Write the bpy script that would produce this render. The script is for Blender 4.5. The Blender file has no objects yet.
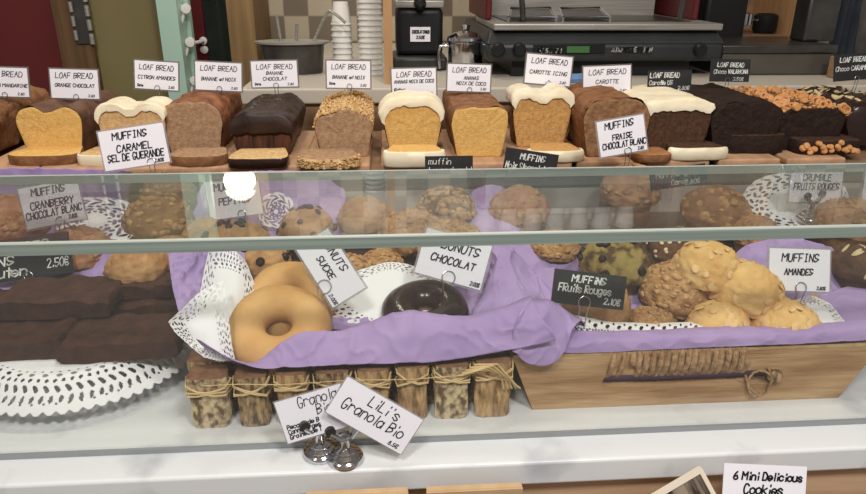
import bpy, bmesh, math, random
import numpy as np
from mathutils import Vector, Matrix, Euler, noise
random.seed(7)
R = math.radians
SC = bpy.context.scene
COL = SC.collection

# ------------------------------------------------------------------ camera
F, CX, CY, CAM_H = 680.0, 433.0, 247.0, 0.41
ex = np.array([10419.886 - CX, 23.929 - CY, F]); ex /= np.linalg.norm(ex)
dn = np.array([0, math.cos(R(22)), math.sin(R(22))]); dn -= ex * (dn @ ex); dn /= np.linalg.norm(dn)
up = -dn; ey = np.cross(up, ex)
M = np.array([ex, ey, up])
CAM = np.array([0, 0, CAM_H])
def ray(px, py): return M @ np.array([(px - CX) / F, (py - CY) / F, 1.0])
def PZ(px, py, z):
    d = ray(px, py); return Vector(CAM + d * ((z - CAM_H) / d[2]))
def PY(px, py, y):
    d = ray(px, py); return Vector(CAM + d * (y / d[1]))
def depth(p): return float(M[:, 2] @ (np.array(p) - CAM))
cd = bpy.data.cameras.new('camera'); cam = bpy.data.objects.new('camera', cd); COL.objects.link(cam)
cd.sensor_width = 36; cd.lens = 36 * F / 866; cd.clip_start = 0.02; cd.clip_end = 60
cam.matrix_world = Matrix(((M[0, 0], -M[0, 1], -M[0, 2], 0), (M[1, 0], -M[1, 1], -M[1, 2], 0),
                           (M[2, 0], -M[2, 1], -M[2, 2], CAM_H), (0, 0, 0, 1)))
SC.camera = cam

# ------------------------------------------------------------------ world, lamps, exposure
w = bpy.data.worlds.new('room_light'); SC.world = w; w.use_nodes = True
w.node_tree.nodes['Background'].inputs[0].default_value = (1.0, 0.93, 0.85, 1)
w.node_tree.nodes['Background'].inputs[1].default_value = 0.30
def area(name, loc, tgt, size, power, col=(1, .95, .88)):
    l = bpy.data.lights.new(name, 'AREA'); l.energy = power; l.color = col; l.shape = 'DISK'; l.size = size
    o = bpy.data.objects.new(name, l); COL.objects.link(o); o.location = loc
    o.rotation_euler = (Vector(tgt) - Vector(loc)).to_track_quat('-Z', 'Y').to_euler(); return o
area('ceiling_lamp', (-0.30, -0.55, 1.6), (-0.1, .6, 0), .30, 17, (1, .97, .93))
area('ceiling_lamp', (0.55, -0.50, 1.6), (0.35, .6, 0), .30, 18.5, (1, .97, .93))
area('ceiling_lamp', (0.1, 0.75, 1.65), (0.1, 1.0, 0), .25, 6, (1, .93, .82))
area('ceiling_lamp', (-0.55, 0.8, 1.65), (-0.5, 1.1, 0), .25, 3.5, (1, .9, .76))
area('ceiling_lamp', (-0.25, 1.7, 1.68), (-0.2, 1.9, 0), .25, 7, (1, .92, .78))
SC.view_settings.view_transform = 'Standard'; SC.view_settings.look = 'None'
SC.view_settings.exposure = 0.0; SC.view_settings.gamma = 1.0; SC.view_settings.use_curve_mapping = False

# ------------------------------------------------------------------ materials
def lin(c): return tuple(((v / 255) / 12.92 if v <= 10 else ((v / 255 + .055) / 1.055) ** 2.4) for v in c) + (1,)
def mat(name, base, var=None, rough=.65, scale=40, bump=0, bscale=None, spec=.3, metal=0, stretch=None, sss=0,
        sharp=(.35, .65), emit=0, detail=4, coat=0, trans=0):
    m = bpy.data.materials.new(name); m.use_nodes = True
    nt = m.node_tree; b = nt.nodes['Principled BSDF']
    b.inputs['Base Color'].default_value = lin(base); b.inputs['Roughness'].default_value = rough
    b.inputs['Specular IOR Level'].default_value = spec; b.inputs['Metallic'].default_value = metal
    if coat: b.inputs['Coat Weight'].default_value = coat; b.inputs['Coat Roughness'].default_value = .15
    if sss:
        b.inputs['Subsurface Weight'].default_value = sss; b.inputs['Subsurface Scale'].default_value = .01
        b.inputs['Subsurface Radius'].default_value = (1, .6, .35)
    if emit:
        b.inputs['Emission Color'].default_value = lin(base); b.inputs['Emission Strength'].default_value = emit
    tc = nt.nodes.new('ShaderNodeTexCoord'); mp = nt.nodes.new('ShaderNodeMapping')
    nt.links.new(tc.outputs['Object'], mp.inputs[0])
    if stretch: mp.inputs['Scale'].default_value = stretch
    if var:
        n = nt.nodes.new('ShaderNodeTexNoise'); n.inputs['Scale'].default_value = scale; n.inputs['Detail'].default_value = detail
        r = nt.nodes.new('ShaderNodeValToRGB'); r.color_ramp.elements[0].position = sharp[0]; r.color_ramp.elements[1].position = sharp[1]
        r.color_ramp.elements[0].color = lin(base); r.color_ramp.elements[1].color = lin(var)
        nt.links.new(mp.outputs[0], n.inputs['Vector']); nt.links.new(n.outputs[0], r.inputs[0]); nt.links.new(r.outputs[0], b.inputs['Base Color'])
    if bump:
        n2 = nt.nodes.new('ShaderNodeTexNoise'); n2.inputs['Scale'].default_value = bscale or scale * 2; n2.inputs['Detail'].default_value = 5
        bp = nt.nodes.new('ShaderNodeBump'); bp.inputs['Strength'].default_value = bump; bp.inputs['Distance'].default_value = .004
        nt.links.new(mp.outputs[0], n2.inputs['Vector']); nt.links.new(n2.outputs[0], bp.inputs['Height']); nt.links.new(bp.outputs[0], b.inputs['Normal'])
    if trans:
        t = nt.nodes.new('ShaderNodeBsdfTransparent'); x = nt.nodes.new('ShaderNodeMixShader'); x.inputs[0].default_value = trans
        out = nt.nodes['Material Output']; nt.links.new(b.outputs[0], x.inputs[1]); nt.links.new(t.outputs[0], x.inputs[2]); nt.links.new(x.outputs[0], out.inputs[0])
    return m
def glass_mat(name, tint, ior=1.5, haze=0.0, gain=1.0):
    m = bpy.data.materials.new(name); m.use_nodes = True; nt = m.node_tree
    nt.nodes.remove(nt.nodes['Principled BSDF']); out = nt.nodes['Material Output']
    t = nt.nodes.new('ShaderNodeBsdfTransparent'); t.inputs[0].default_value = lin(tint)
    g = nt.nodes.new('ShaderNodeBsdfGlossy'); g.inputs['Roughness'].default_value = .02
    fr = nt.nodes.new('ShaderNodeFresnel'); ge_ = nt.nodes.new('ShaderNodeNewGeometry'); io = nt.nodes.new('ShaderNodeMath'); io.operation = 'MULTIPLY_ADD'
    io.inputs[1].default_value = 1 / ior - ior; io.inputs[2].default_value = ior; nt.links.new(ge_.outputs['Backfacing'], io.inputs[0]); nt.links.new(io.outputs[0], fr.inputs[0])
    mu = nt.nodes.new('ShaderNodeMath'); mu.operation = 'MULTIPLY'; mu.inputs[1].default_value = gain; mu.use_clamp = True
    nt.links.new(fr.outputs[0], mu.inputs[0])
    x = nt.nodes.new('ShaderNodeMixShader'); nt.links.new(mu.outputs[0], x.inputs[0]); nt.links.new(t.outputs[0], x.inputs[1]); nt.links.new(g.outputs[0], x.inputs[2])
    last = x
    if haze:
        d = nt.nodes.new('ShaderNodeBsdfDiffuse'); d.inputs[0].default_value = (.8, .82, .8, 1)  # pale diffuse film paints in the milky sheen of reflected room light
        y = nt.nodes.new('ShaderNodeMixShader'); y.inputs[0].default_value = haze
        nt.links.new(x.outputs[0], y.inputs[1]); nt.links.new(d.outputs[0], y.inputs[2]); last = y
    nt.links.new(last.outputs[0], out.inputs[0]); return m

paper = mat('white_card', (231, 228, 235), rough=.5)
sleeve_m = mat('clear_plastic_sleeve', (170, 166, 170), rough=.25, spec=.5, trans=.55)
sleeve_dk = mat('dark_card_border', (128, 120, 116), rough=.3, trans=.4)
slate = mat('black_slate_card', (34, 34, 36), (42, 42, 43), rough=.6, scale=80)
ink = mat('black_ink', (28, 26, 34), rough=.6)
soft_ink = mat('faded_black_ink', (58, 55, 62), rough=.6)
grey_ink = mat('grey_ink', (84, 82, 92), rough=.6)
chalk = mat('white_chalk_pen', (225, 225, 222), rough=.7)
wire_m = mat('steel_wire', (190, 188, 186), rough=.25, metal=1)
chrome = mat('chrome', (200, 200, 205), rough=.12, metal=1)
steel = mat('brushed_steel', (176, 172, 165), (150, 146, 140), rough=.45, metal=.6, scale=8, stretch=(1, 1, 40))
dark_steel = mat('dark_steel', (96, 94, 92), (80, 78, 76), rough=.35, metal=.8, scale=20)
black_pl = mat('black_plastic', (28, 28, 29), rough=.45)
dark_pl = mat('dark_grey_plastic', (52, 55, 56), (46, 48, 49), rough=.4, scale=12)
white_cer = mat('white_ceramic', (232, 230, 225), rough=.3)
white_pl = mat('white_cup_plastic', (225, 223, 218), rough=.4)
marble = mat('white_marble', (216, 217, 219), (164, 168, 174), rough=.28, scale=11, sharp=(.56, .74), detail=9, spec=.4)
oak = mat('oak_front', (190, 158, 128), (168, 136, 108), rough=.55, scale=9, stretch=(.6, 8, 8), bump=.1, bscale=30)
tan_wood = mat('tan_wood', (154, 124, 98), (136, 106, 82), rough=.55, scale=9, stretch=(.6, 6, 6))
post_wood = mat('light_wood_post', (188, 148, 106), (172, 132, 92), rough=.55, scale=9, stretch=(6, 6, .6))
crate_wood = mat('worn_crate_wood', (198, 164, 124), (154, 116, 80), rough=.7, scale=14, stretch=(.7, 6, 7), bump=.35, bscale=50, detail=8)
crate_pale = mat('bare_chipped_wood', (200, 172, 132), (176, 140, 98), rough=.8, scale=60, bump=.3)
board_m = mat('beech_board', (194, 156, 124), (174, 136, 106), rough=.6, scale=10, stretch=(6, .7, 6))
bark = mat('birch_bark', (222, 200, 160), (112, 88, 64), rough=.9, scale=150, sharp=(.40, .60), bump=1, bscale=160, stretch=(1, 1, .7), detail=9)
bark2 = mat('brown_bark', (186, 156, 116), (92, 72, 52), rough=.9, scale=140, sharp=(.38, .62), bump=1, bscale=120, stretch=(1.6, 1.6, .5), detail=9)
bark3 = mat('peeled_wood', (206, 170, 122), (128, 96, 64), rough=.85, scale=120, sharp=(.38, .64), bump=1, bscale=110, stretch=(1.5, 1.5, .4), detail=9)
logtop = mat('cut_log_end', (150, 110, 84), (104, 72, 54), rough=.9, scale=70, bump=.4)
raffia = mat('pale_raffia', (228, 202, 154), (206, 174, 122), rough=.7, scale=60)
rope_m = mat('jute_rope', (190, 154, 116), (142, 108, 78), rough=.95, scale=160, bump=.6)
tissue = mat('lilac_tissue_paper', (172, 148, 194), (160, 136, 184), rough=.75, scale=18, sss=0)
doily_m = mat('white_paper_doily', (234, 233, 236), rough=.8)
brownie_m = mat('dark_brownie', (76, 46, 34), (58, 34, 25), rough=.75, scale=70, bump=.6, bscale=110)
donut_m = mat('golden_fried_dough', (216, 172, 114), (196, 146, 86), rough=.7, scale=18, bump=.15, bscale=120, sss=.1)
choc_glaze = mat('dark_chocolate_glaze', (46, 28, 24), (36, 22, 18), rough=.22, scale=20, spec=.5, bump=.1, bscale=40)
satin_choc = mat('satin_chocolate_glaze', (58, 40, 34), (40, 28, 24), rough=.42, scale=30, bump=.35, bscale=60)
dk_crust = mat('dark_chocolate_crumb', (48, 31, 23), (34, 22, 16), rough=.8, scale=90, bump=.7, bscale=140)
icing_m = mat('white_icing', (240, 230, 205), (228, 214, 184), rough=.55, scale=25, bump=.25, bscale=60, sss=.15)
nut_m = mat('chopped_nuts', (220, 188, 138), (182, 138, 86), rough=.7, scale=120, bump=.5)
hazel_m = mat('roasted_hazelnut', (214, 160, 106), (184, 124, 74), rough=.55, scale=90)
almond_m = mat('almond_flake', (226, 190, 136), (214, 172, 116), rough=.6, scale=120)
pale_almond = mat('pale_almond_sliver', (206, 186, 146), (184, 160, 116), rough=.6, scale=120)
dk_top = mat('chocolate_cut_crumb', (78, 52, 38), (56, 36, 26), rough=.85, scale=120, bump=.5, bscale=260)
def crumb(n, a, b): return mat(n, a, b, rough=.85, scale=170, bump=.45, bscale=420, sharp=(.36, .66))
yellow_crumb = crumb('yellow_cake_crumb', (224, 184, 114), (212, 164, 88))
pale_crumb = crumb('pale_cake_crumb', (220, 186, 136), (198, 158, 108))
grey_crumb = crumb('banana_cake_crumb', (176, 144, 112), (152, 118, 90))
carrot_crumb = crumb('carrot_cake_crumb', (210, 164, 104), (186, 138, 78))
dkbrown_crumb = crumb('dark_spiced_crumb', (92, 64, 44), (66, 44, 30))
brown_crust = mat('brown_baked_crust', (146, 102, 68), (116, 76, 50), rough=.75, scale=60, bump=.5, bscale=150)
orange_crust = mat('orange_brown_crust', (152, 98, 64), (108, 68, 46), rough=.7, scale=35, bump=.5, bscale=120)
grey_crust = mat('dusky_brown_crust', (116, 84, 68), (92, 66, 54), rough=.75, scale=40, bump=.4, bscale=120)
muff_tan = mat('tan_muffin', (190, 148, 102), (160, 116, 74), rough=.8, scale=60, bump=.6, bscale=120)
muff_brown = mat('brown_muffin', (152, 112, 78), (116, 80, 54), rough=.8, scale=60, bump=.6, bscale=120)
muff_yellow = mat('golden_muffin', (222, 184, 122), (206, 158, 92), rough=.75, scale=28, bump=.5, bscale=110)
muff_pink = mat('pinkish_muffin', (190, 142, 104), (160, 110, 76), rough=.8, scale=60, bump=.6, bscale=120)
muff_green = mat('green_tinged_muffin', (146, 126, 72), (78, 60, 36), rough=.8, scale=45, sharp=(.45, .55), bump=.6, bscale=120)
muff_dark = mat('dark_brown_muffin', (104, 72, 50), (72, 48, 34), rough=.8, scale=60, bump=.6, bscale=120)
strs_m = mat('streusel_crumbs', (198, 158, 110), (150, 108, 68), rough=.85, scale=150, bump=.4)
seed_m = mat('pale_oat_bits', (226, 204, 164), (206, 178, 130), rough=.8, scale=120)
choc_chip = mat('chocolate_chip', (44, 28, 22), rough=.4)

# ------------------------------------------------------------------ mesh helpers
class MB:
    def __init__(s): s.v = []; s.f = []
    def add(s, vs, fs, mx=None):
        n = len(s.v); s.v += [tuple(mx @ Vector(p)) if mx else tuple(p) for p in vs]; s.f += [tuple(i + n for i in q) for q in fs]
        return s
    def box(s, lo, hi, mx=None):
        x0, y0, z0 = lo; x1, y1, z1 = hi
        return s.add([(x0, y0, z0), (x1, y0, z0), (x1, y1, z0), (x0, y1, z0), (x0, y0, z1), (x1, y0, z1), (x1, y1, z1), (x0, y1, z1)],
                     [(3, 2, 1, 0), (4, 5, 6, 7), (0, 1, 5, 4), (1, 2, 6, 5), (2, 3, 7, 6), (3, 0, 4, 7)], mx)
    def tube(s, pts, r, n=8, closed=False, cap=True):
        pts = [Vector(p) for p in pts]; k = len(pts); vs = []; fs = []
        rr = r if isinstance(r, (list, tuple)) else [r] * k
        prev = None
        for i, p in enumerate(pts):
            t = (pts[(i + 1) % k] - pts[i - 1]) if closed else (pts[min(i + 1, k - 1)] - pts[max(i - 1, 0)])
            t = t.normalized() if t.length > 1e-9 else Vector((0, 0, 1))
            if prev is None:
                a = t.cross(Vector((0, 0, 1)))
                if a.length < .1: a = t.cross(Vector((1, 0, 0)))
            else: a = prev - t * prev.dot(t)
            a.normalize(); prev = a; b = t.cross(a)
            for j in range(n):
                th = 2 * math.pi * j / n; vs.append(p + (a * math.cos(th) + b * math.sin(th)) * rr[i])
        for i in range(k if closed else k - 1):
            for j in range(n):
                fs.append((i * n + j, i * n + (j + 1) % n, ((i + 1) % k) * n + (j + 1) % n, ((i + 1) % k) * n + j))
        if cap and not closed: fs.append(tuple(range(n))[::-1]); fs.append(tuple((k - 1) * n + j for j in range(n)))
        return s.add(vs, fs)
    def lathe(s, prof, n=24, mx=None):
        vs = []; fs = []; k = len(prof)
        for (r, z) in prof:
            for j in range(n):
                th = 2 * math.pi * j / n; vs.append((max(r, 1e-5) * math.cos(th), max(r, 1e-5) * math.sin(th), z))
        for i in range(k - 1):
            for j in range(n): fs.append((i * n + j, i * n + (j + 1) % n, (i + 1) * n + (j + 1) % n, (i + 1) * n + j))
        fs.append(tuple(range(n))[::-1]); fs.append(tuple((k - 1) * n + j for j in range(n)))
        return s.add(vs, fs, mx)
    def build(s, name, m, parent=None, smooth=40, bevel=0, solid=0, loc=None):
        me = bpy.data.meshes.new(name); me.from_pydata(s.v, [], s.f); me.update()
        bm = bmesh.new(); bm.from_mesh(me); bmesh.ops.recalc_face_normals(bm, faces=bm.faces); bm.to_mesh(me); bm.free()
        if smooth:
            me.polygons.foreach_set('use_smooth', [True] * len(me.polygons)); me.set_sharp_from_angle(angle=R(smooth))
        me.materials.append(m)
        o = bpy.data.objects.new(name, me); COL.objects.link(o); o.parent = parent
        if loc: o.location = loc
        if bevel:
            b = o.modifiers.new('bevel', 'BEVEL'); b.width = bevel; b.segments = 3; b.limit_method = 'ANGLE'
        if solid:
            b = o.modifiers.new('thick', 'SOLIDIFY'); b.thickness = solid; b.offset = 0
        return o
def tag(o, label=None, cat=None, group=None, kind=None):
    if label: o['label'] = label
    if cat: o['category'] = cat
    if group: o['group'] = group
    if kind: o['kind'] = kind
    return o
def thing(name, label, cat, loc=(0, 0, 0), rot=(0, 0, 0), group=None):
    o = bpy.data.objects.new(name, None); COL.objects.link(o); o.location = loc; o.rotation_euler = rot; o.empty_display_size = .02
    return tag(o, label, cat, group)
def struct(o): o['kind'] = 'structure'; return o
def copy_part(o, parent, mx):
    c = o.copy(); COL.objects.link(c); c.parent = parent; c.matrix_local = mx; return c
def nz(x, y, z, s=1, seed=0): return noise.noise(Vector((x * s + seed * 7.3, y * s - seed * 3.1, z * s + seed)))

# ------------------------------------------------------------------ handwriting
GL = {'A': "022842 1535", 'B': "0208 ~0838474605 ~0535443302", 'C': "~4738180604123243", 'D': "0208 ~0828464432 3202", 'E': "48080242 0535", 'F': "480802 0535",
 'G': "~4738180604123244 4424", 'H': "0208 4248 0545", 'I': "2822 1838 1232", 'J': "~4843321203", 'K': "0208 4805 0542", 'L': "080242", 'M': "0208254842",
 'N': "02084248", 'O': "~2806041232444638", 'P': "0208 ~0838474635 3505", 'Q': "~280604123244463828 2442", 'R': "0208 ~0838474635 350542", 'S': "~473818071544331203",
 'T': "0848 2822", 'U': "~080412324448", 'V': "082248", 'W': "0812253248", 'X': "0842 4802", 'Y': "082548 2522", 'Z': "08480242",
 '0': "~280604123244463828", '1': "172822", '2': "~0718384746 460242", '3': "~0718384635 ~3544321203", '4': "32380444", '5': "480805 ~053544331203", '6': "~3816040312324335 3504",
 '7': "084822", '8': "~2817162544321204253728", '9': "~4636061838474522", ',': "2312", '.': "2223", "'": "2827", '(': "~281614 1422", ')': "~283634 3422", '-': "1535",
 '&': "~4217283714031244", '\u20ac': "~4738180604123243 0636 0434", 'a': "~452605032244 4642", 'b': "0802 ~052645432203", 'c': "~452605032243", 'd': "~452605032244 4842",
 'e': "~04444526050322 2243", 'f': "~48382722 1636", 'g': "~452605032244 ~46412001", 'h': "0802 ~05264542", 'i': "2522 2827", 'k': "0802 4604 1442", 'l': "2822",
 'm': "0602 ~05162522 ~25364542", 'n': "0602 ~05264542", 'o': "~26050322434526", 'p': "0600 ~052645432203", 'r': "0602 ~052645", 's': "~4526052443322203",
 't': "2822 0646", 'u': "~06032243 4642", 'v': "062246", 'w': "0612243246", 'x': "0642 4602", 'y': "0624 4600", 'z': "06460242", '\u00f4': "~26050322434526 172837"}
GL['O'] = "~280604123244463828"; GL['0'] = "~280604123244463828"
def strokes(text):
    out = []; x = 0
    for ch in text:
        if ch == ' ': x += 3.2; continue
        wf = .55 if ch in "il1.,'()t" else (1.25 if ch in 'MWmw' else 1.0)
        for st in GL.get(ch, GL['-']).split():
            sm = st[0] == '~'; st = st.lstrip('~')
            pts = [((int(st[i]) - (0 if wf != .55 else 0)) * 1.0, int(st[i + 1]) - 2) for i in range(0, len(st) - 1, 2)]
            if wf == .55: pts = [(1.5 + (p[0] - 2) * .7, p[1]) for p in pts]
            elif wf > 1: pts = [(p[0] * 1.3, p[1]) for p in pts]
            if sm and len(pts) > 2:
                q = []
                for i in range(len(pts) - 1):
                    a, b, c, d = pts[max(i - 1, 0)], pts[i], pts[i + 1], pts[min(i + 2, len(pts) - 1)]
                    for k in range(4):
                        t = k / 4
                        q.append(tuple(.5 * (2 * b[j] + (c[j] - a[j]) * t + (2 * a[j] - 5 * b[j] + 4 * c[j] - d[j]) * t * t + (3 * b[j] - a[j] - 3 * c[j] + d[j]) * t ** 3) for j in (0, 1)))
                pts = q + [pts[-1]]
            jx, jy = random.uniform(-.15, .15), random.uniform(-.2, .2)
            out.append([(x + px + jx + .16 * py, py + jy) for px, py in pts])
        x += {.55: 3.2, 1.0: 4 + 1.5, 1.25: 5.2 + 1.5}[wf]
    return out, max(x - 1.5, .1)
def lettering(mb, lines, W, H, y0, thick):
    """lines: (text, centre x fraction, baseline fraction from the top, cap height fraction, width fraction)"""
    for (t, cx, by, hf, wf) in lines:
        ss, adv = strokes(t); sy = hf * H / 6; sx = wf * W / adv
        tilt = random.uniform(-.01, .01)
        for st in ss:
            P = [Vector(((cx - .5) * W + (p[0] - adv / 2) * sx, y0, H * (1 - by) + p[1] * sy + tilt * p[0] * sx)) for p in st]
            for a, b in zip(P[:-1], P[1:]):
                d = b - a
                if d.length < 1e-7: continue
                d.normalize(); n = Vector((-d.z, 0, d.x)) * thick / 2; a2 = a - d * thick * .35; b2 = b + d * thick * .35
                mb.add([a2 - n, b2 - n, b2 + n, a2 + n], [(0, 1, 2, 3)])
def card(px, py, y, wpx, hpx, roll, lines, label, dark=False, group=None, lean=15, yaw=0, stem=.03, ring=True, cx=0.0, thick=.03, border=None, price=None, name='price_card', ringr=.005, inkm=None, off=(0, 0)):
    C = PY(px, py, y); d = depth(C); W, H = wpx * d / F, hpx * d / F
    rot = Matrix.Rotation(R(yaw), 3, 'Z') @ Matrix.Rotation(R(-lean), 3, 'X') @ Matrix.Rotation(R(roll), 3, 'Y')
    base = C + rot @ Vector((0, 0, -H / 2))
    t = thing(name, label, 'card', base, rot.to_euler(), group)
    b = .0022 if border is None else border
    if b: MB().box((-W / 2 - b, .0006, -b), (W / 2 + b, .0014, H + b)).build('sleeve', sleeve_dk if border == .0025 else sleeve_m, t)
    MB().box((-W / 2, -.0002, 0), (W / 2, .0006, H)).build('chalkboard' if dark else 'paper', slate if dark else paper, t)
    mb = MB(); lettering(mb, lines, W, H, -.0006, thick * H)
    mb.build('lettering', inkm or (chalk if dark else ink), t, smooth=0)
    if price:
        mb = MB(); lettering(mb, [price], W, H, -.0006, thick * H * .7); mb.build('price', chalk if dark else grey_ink, t, smooth=0)
    if ring:
        rr = ringr; inv = rot.transposed()
        dnv = inv @ Vector((0, 0, -1))
        pts = [Vector((cx * W + rr * math.cos(a), -.0018, rr * .6 + rr * math.sin(a))) for a in [R(-50 + i * 280 / 14) for i in range(15)]]
        pts = [pts[0] + dnv * stem + Vector((0, .004, 0))] + pts + [pts[-1] + dnv * stem + Vector((0, .004, 0))]
        MB().tube(pts, .0006, 6).build('wire_clip', wire_m, t)
    return t

# ------------------------------------------------------------------ generic builders
def catmull(P, t):
    n = len(P) - 1; f = min(max(t, 0), 1) * n; i = min(int(f), n - 1); t = f - i
    a, b, c, d = P[max(i - 1, 0)], P[i], P[i + 1], P[min(i + 2, n)]
    return .5 * (2 * b + (c - a) * t + (2 * a - 5 * b + 4 * c - d) * t * t + (3 * b - a - 3 * c + d) * t ** 3)
def surf(ctrl, u, v): return catmull([catmull(r, u) for r in ctrl], v)
def PV(rows): return [[PY(*p) for p in r] for r in rows]
def sheet(name, label, ctrl, nu=90, nv=44, amp=.0025, seed=1, m=None, cat='paper', freq=28):
    m = m or tissue
    base = ctrl[0][len(ctrl[0]) // 2].copy()
    g = [[None] * (nu + 1) for _ in range(nv + 1)]
    for j in range(nv + 1):
        for i in range(nu + 1):
            p = surf(ctrl, i / nu, j / nv)
            k = (1 - abs(nz(p.x, p.y * .6, p.z, freq, seed)) * 1.3) ** 5 - .4 + .7 * (1 - abs(nz(p.y, p.x, p.z, freq * 1.9, seed + 2)) * 1.5) ** 5
            edge = 1.0
            g[j][i] = p + Vector((.25 * k, -.5 * k, .6 * k)) * amp * edge
    mb = MB(); W = nu + 1
    mb.add([p - base for r in g for p in r], [(j * W + i, j * W + i + 1, (j + 1) * W + i + 1, (j + 1) * W + i) for j in range(nv) for i in range(nu)])
    o = mb.build(name, m, None, smooth=50, solid=.0005, loc=base)
    return tag(o, label, cat)
def lace_keep(r, th, N=30):
    if r > .974 + .026 * abs(math.cos(N * th / 2)): return False
    def cell(k, off, r0, ra, ta, lean=0):
        n = max(3, round(k * N / 30)); c = ((th * n / (2 * math.pi) + off + lean * (r - r0)) % 1 - .5) * 2 * math.pi * r0 / n
        return (c / ta) ** 2 + ((r - r0) / ra) ** 2 < 1
    q = 30 / N
    if cell(30, 0, .935, .014 * q, .03 * q): return False
    if cell(36, .5, 1 - .135 * q ** .5, .042 * q ** .7, .034 * q, 4): return False
    if cell(30, .0, 1 - .24 * q ** .5, .046 * q ** .7, .040 * q, -5): return False
    if cell(36, .3, 1 - .33 * q ** .5, .026 * q ** .7, .030 * q, 3): return False
    if cell(20, .2, 1 - .40 * q ** .5, .030 * q ** .7, .048 * q): return False
    if cell(30, .0, 1 - .47 * q ** .5, .018 * q ** .7, .022 * q): return False
    return True
def doily(name, label, fn, nr=72, nt=400, N=30, amp=.0006, square=0):
    vs = []; fs = []; base = fn(0, 0)
    rr = lambda f: f * 2.5 if f < .16 else .4 + (f - .16) / .84 * .6
    for i in range(nr + 1):
        for j in range(nt):
            r = rr(i / nr); th = 2 * math.pi * j / nt; a, b = r * math.cos(th), r * math.sin(th); e = r / max(abs(a), abs(b), 1e-6) * square + 1 - square
            p = fn(a * e, b * e); k = nz(p.x, p.y, p.z, 40, 5)
            vs.append(p - base + Vector((0, 0, k * amp)))
    for i in range(nr):
        rm = rr((i + .5) / nr)
        for j in range(nt):
            if lace_keep(rm, 2 * math.pi * (j + .5) / nt, N): fs.append((i * nt + j, i * nt + (j + 1) % nt, (i + 1) * nt + (j + 1) % nt, (i + 1) * nt + j))
    o = MB().add(vs, fs).build(name, doily_m, None, smooth=60, solid=.0004, loc=base)
    return tag(o, label, 'doily')
def ctrl_doily(name, label, rows, **k):
    c = PV(rows); return doily(name, label, lambda a, b: surf(c, .5 + a / 2, .5 + b / 2), **k)

def profile(kind, w, h, n=48, seed=1):
    """closed cross-section of a loaf, from bottom left, up, over the top, down the right side"""
    P = []
    for i in range(n):
        a = math.pi * i / (n - 1)                       # left to right over the top
        c, s = -math.cos(a), math.sin(a)
        x = w / 2 * math.copysign(abs(c) ** .62, c); z = .60 * h + .40 * h * abs(s) ** .8
        if kind == 'heart': z -= .19 * h * math.exp(-(x / (w * .14)) ** 2); z += .02 * h * math.cos(4 * math.pi * x / w)
        if kind == 'flat': z = .66 * h + .34 * h * abs(s) ** .35
        if kind == 'split': z += .05 * h * math.sin(9 * x / w + 1) * s
        P.append((x, z))
    P = [(x * (1 + .035 * nz(x, z, 0, 60, seed)), z + .03 * h * nz(x, z, 2, 55, seed)) for x, z in P]
    b = .80
    side = [.45, .3, .15, .03]
    L = [(-w / 2 * (b + (1 - b) * t / .6), h * t) for t in side[::-1]]
    bot = [(-w / 2 * b * .94, 0), (-w * .2, 0), (0, 0), (w * .2, 0), (w / 2 * b * .94, 0)]
    return L + P + [(-x, z) for x, z in L[::-1]] + bot[::-1], len(L), n
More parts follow.
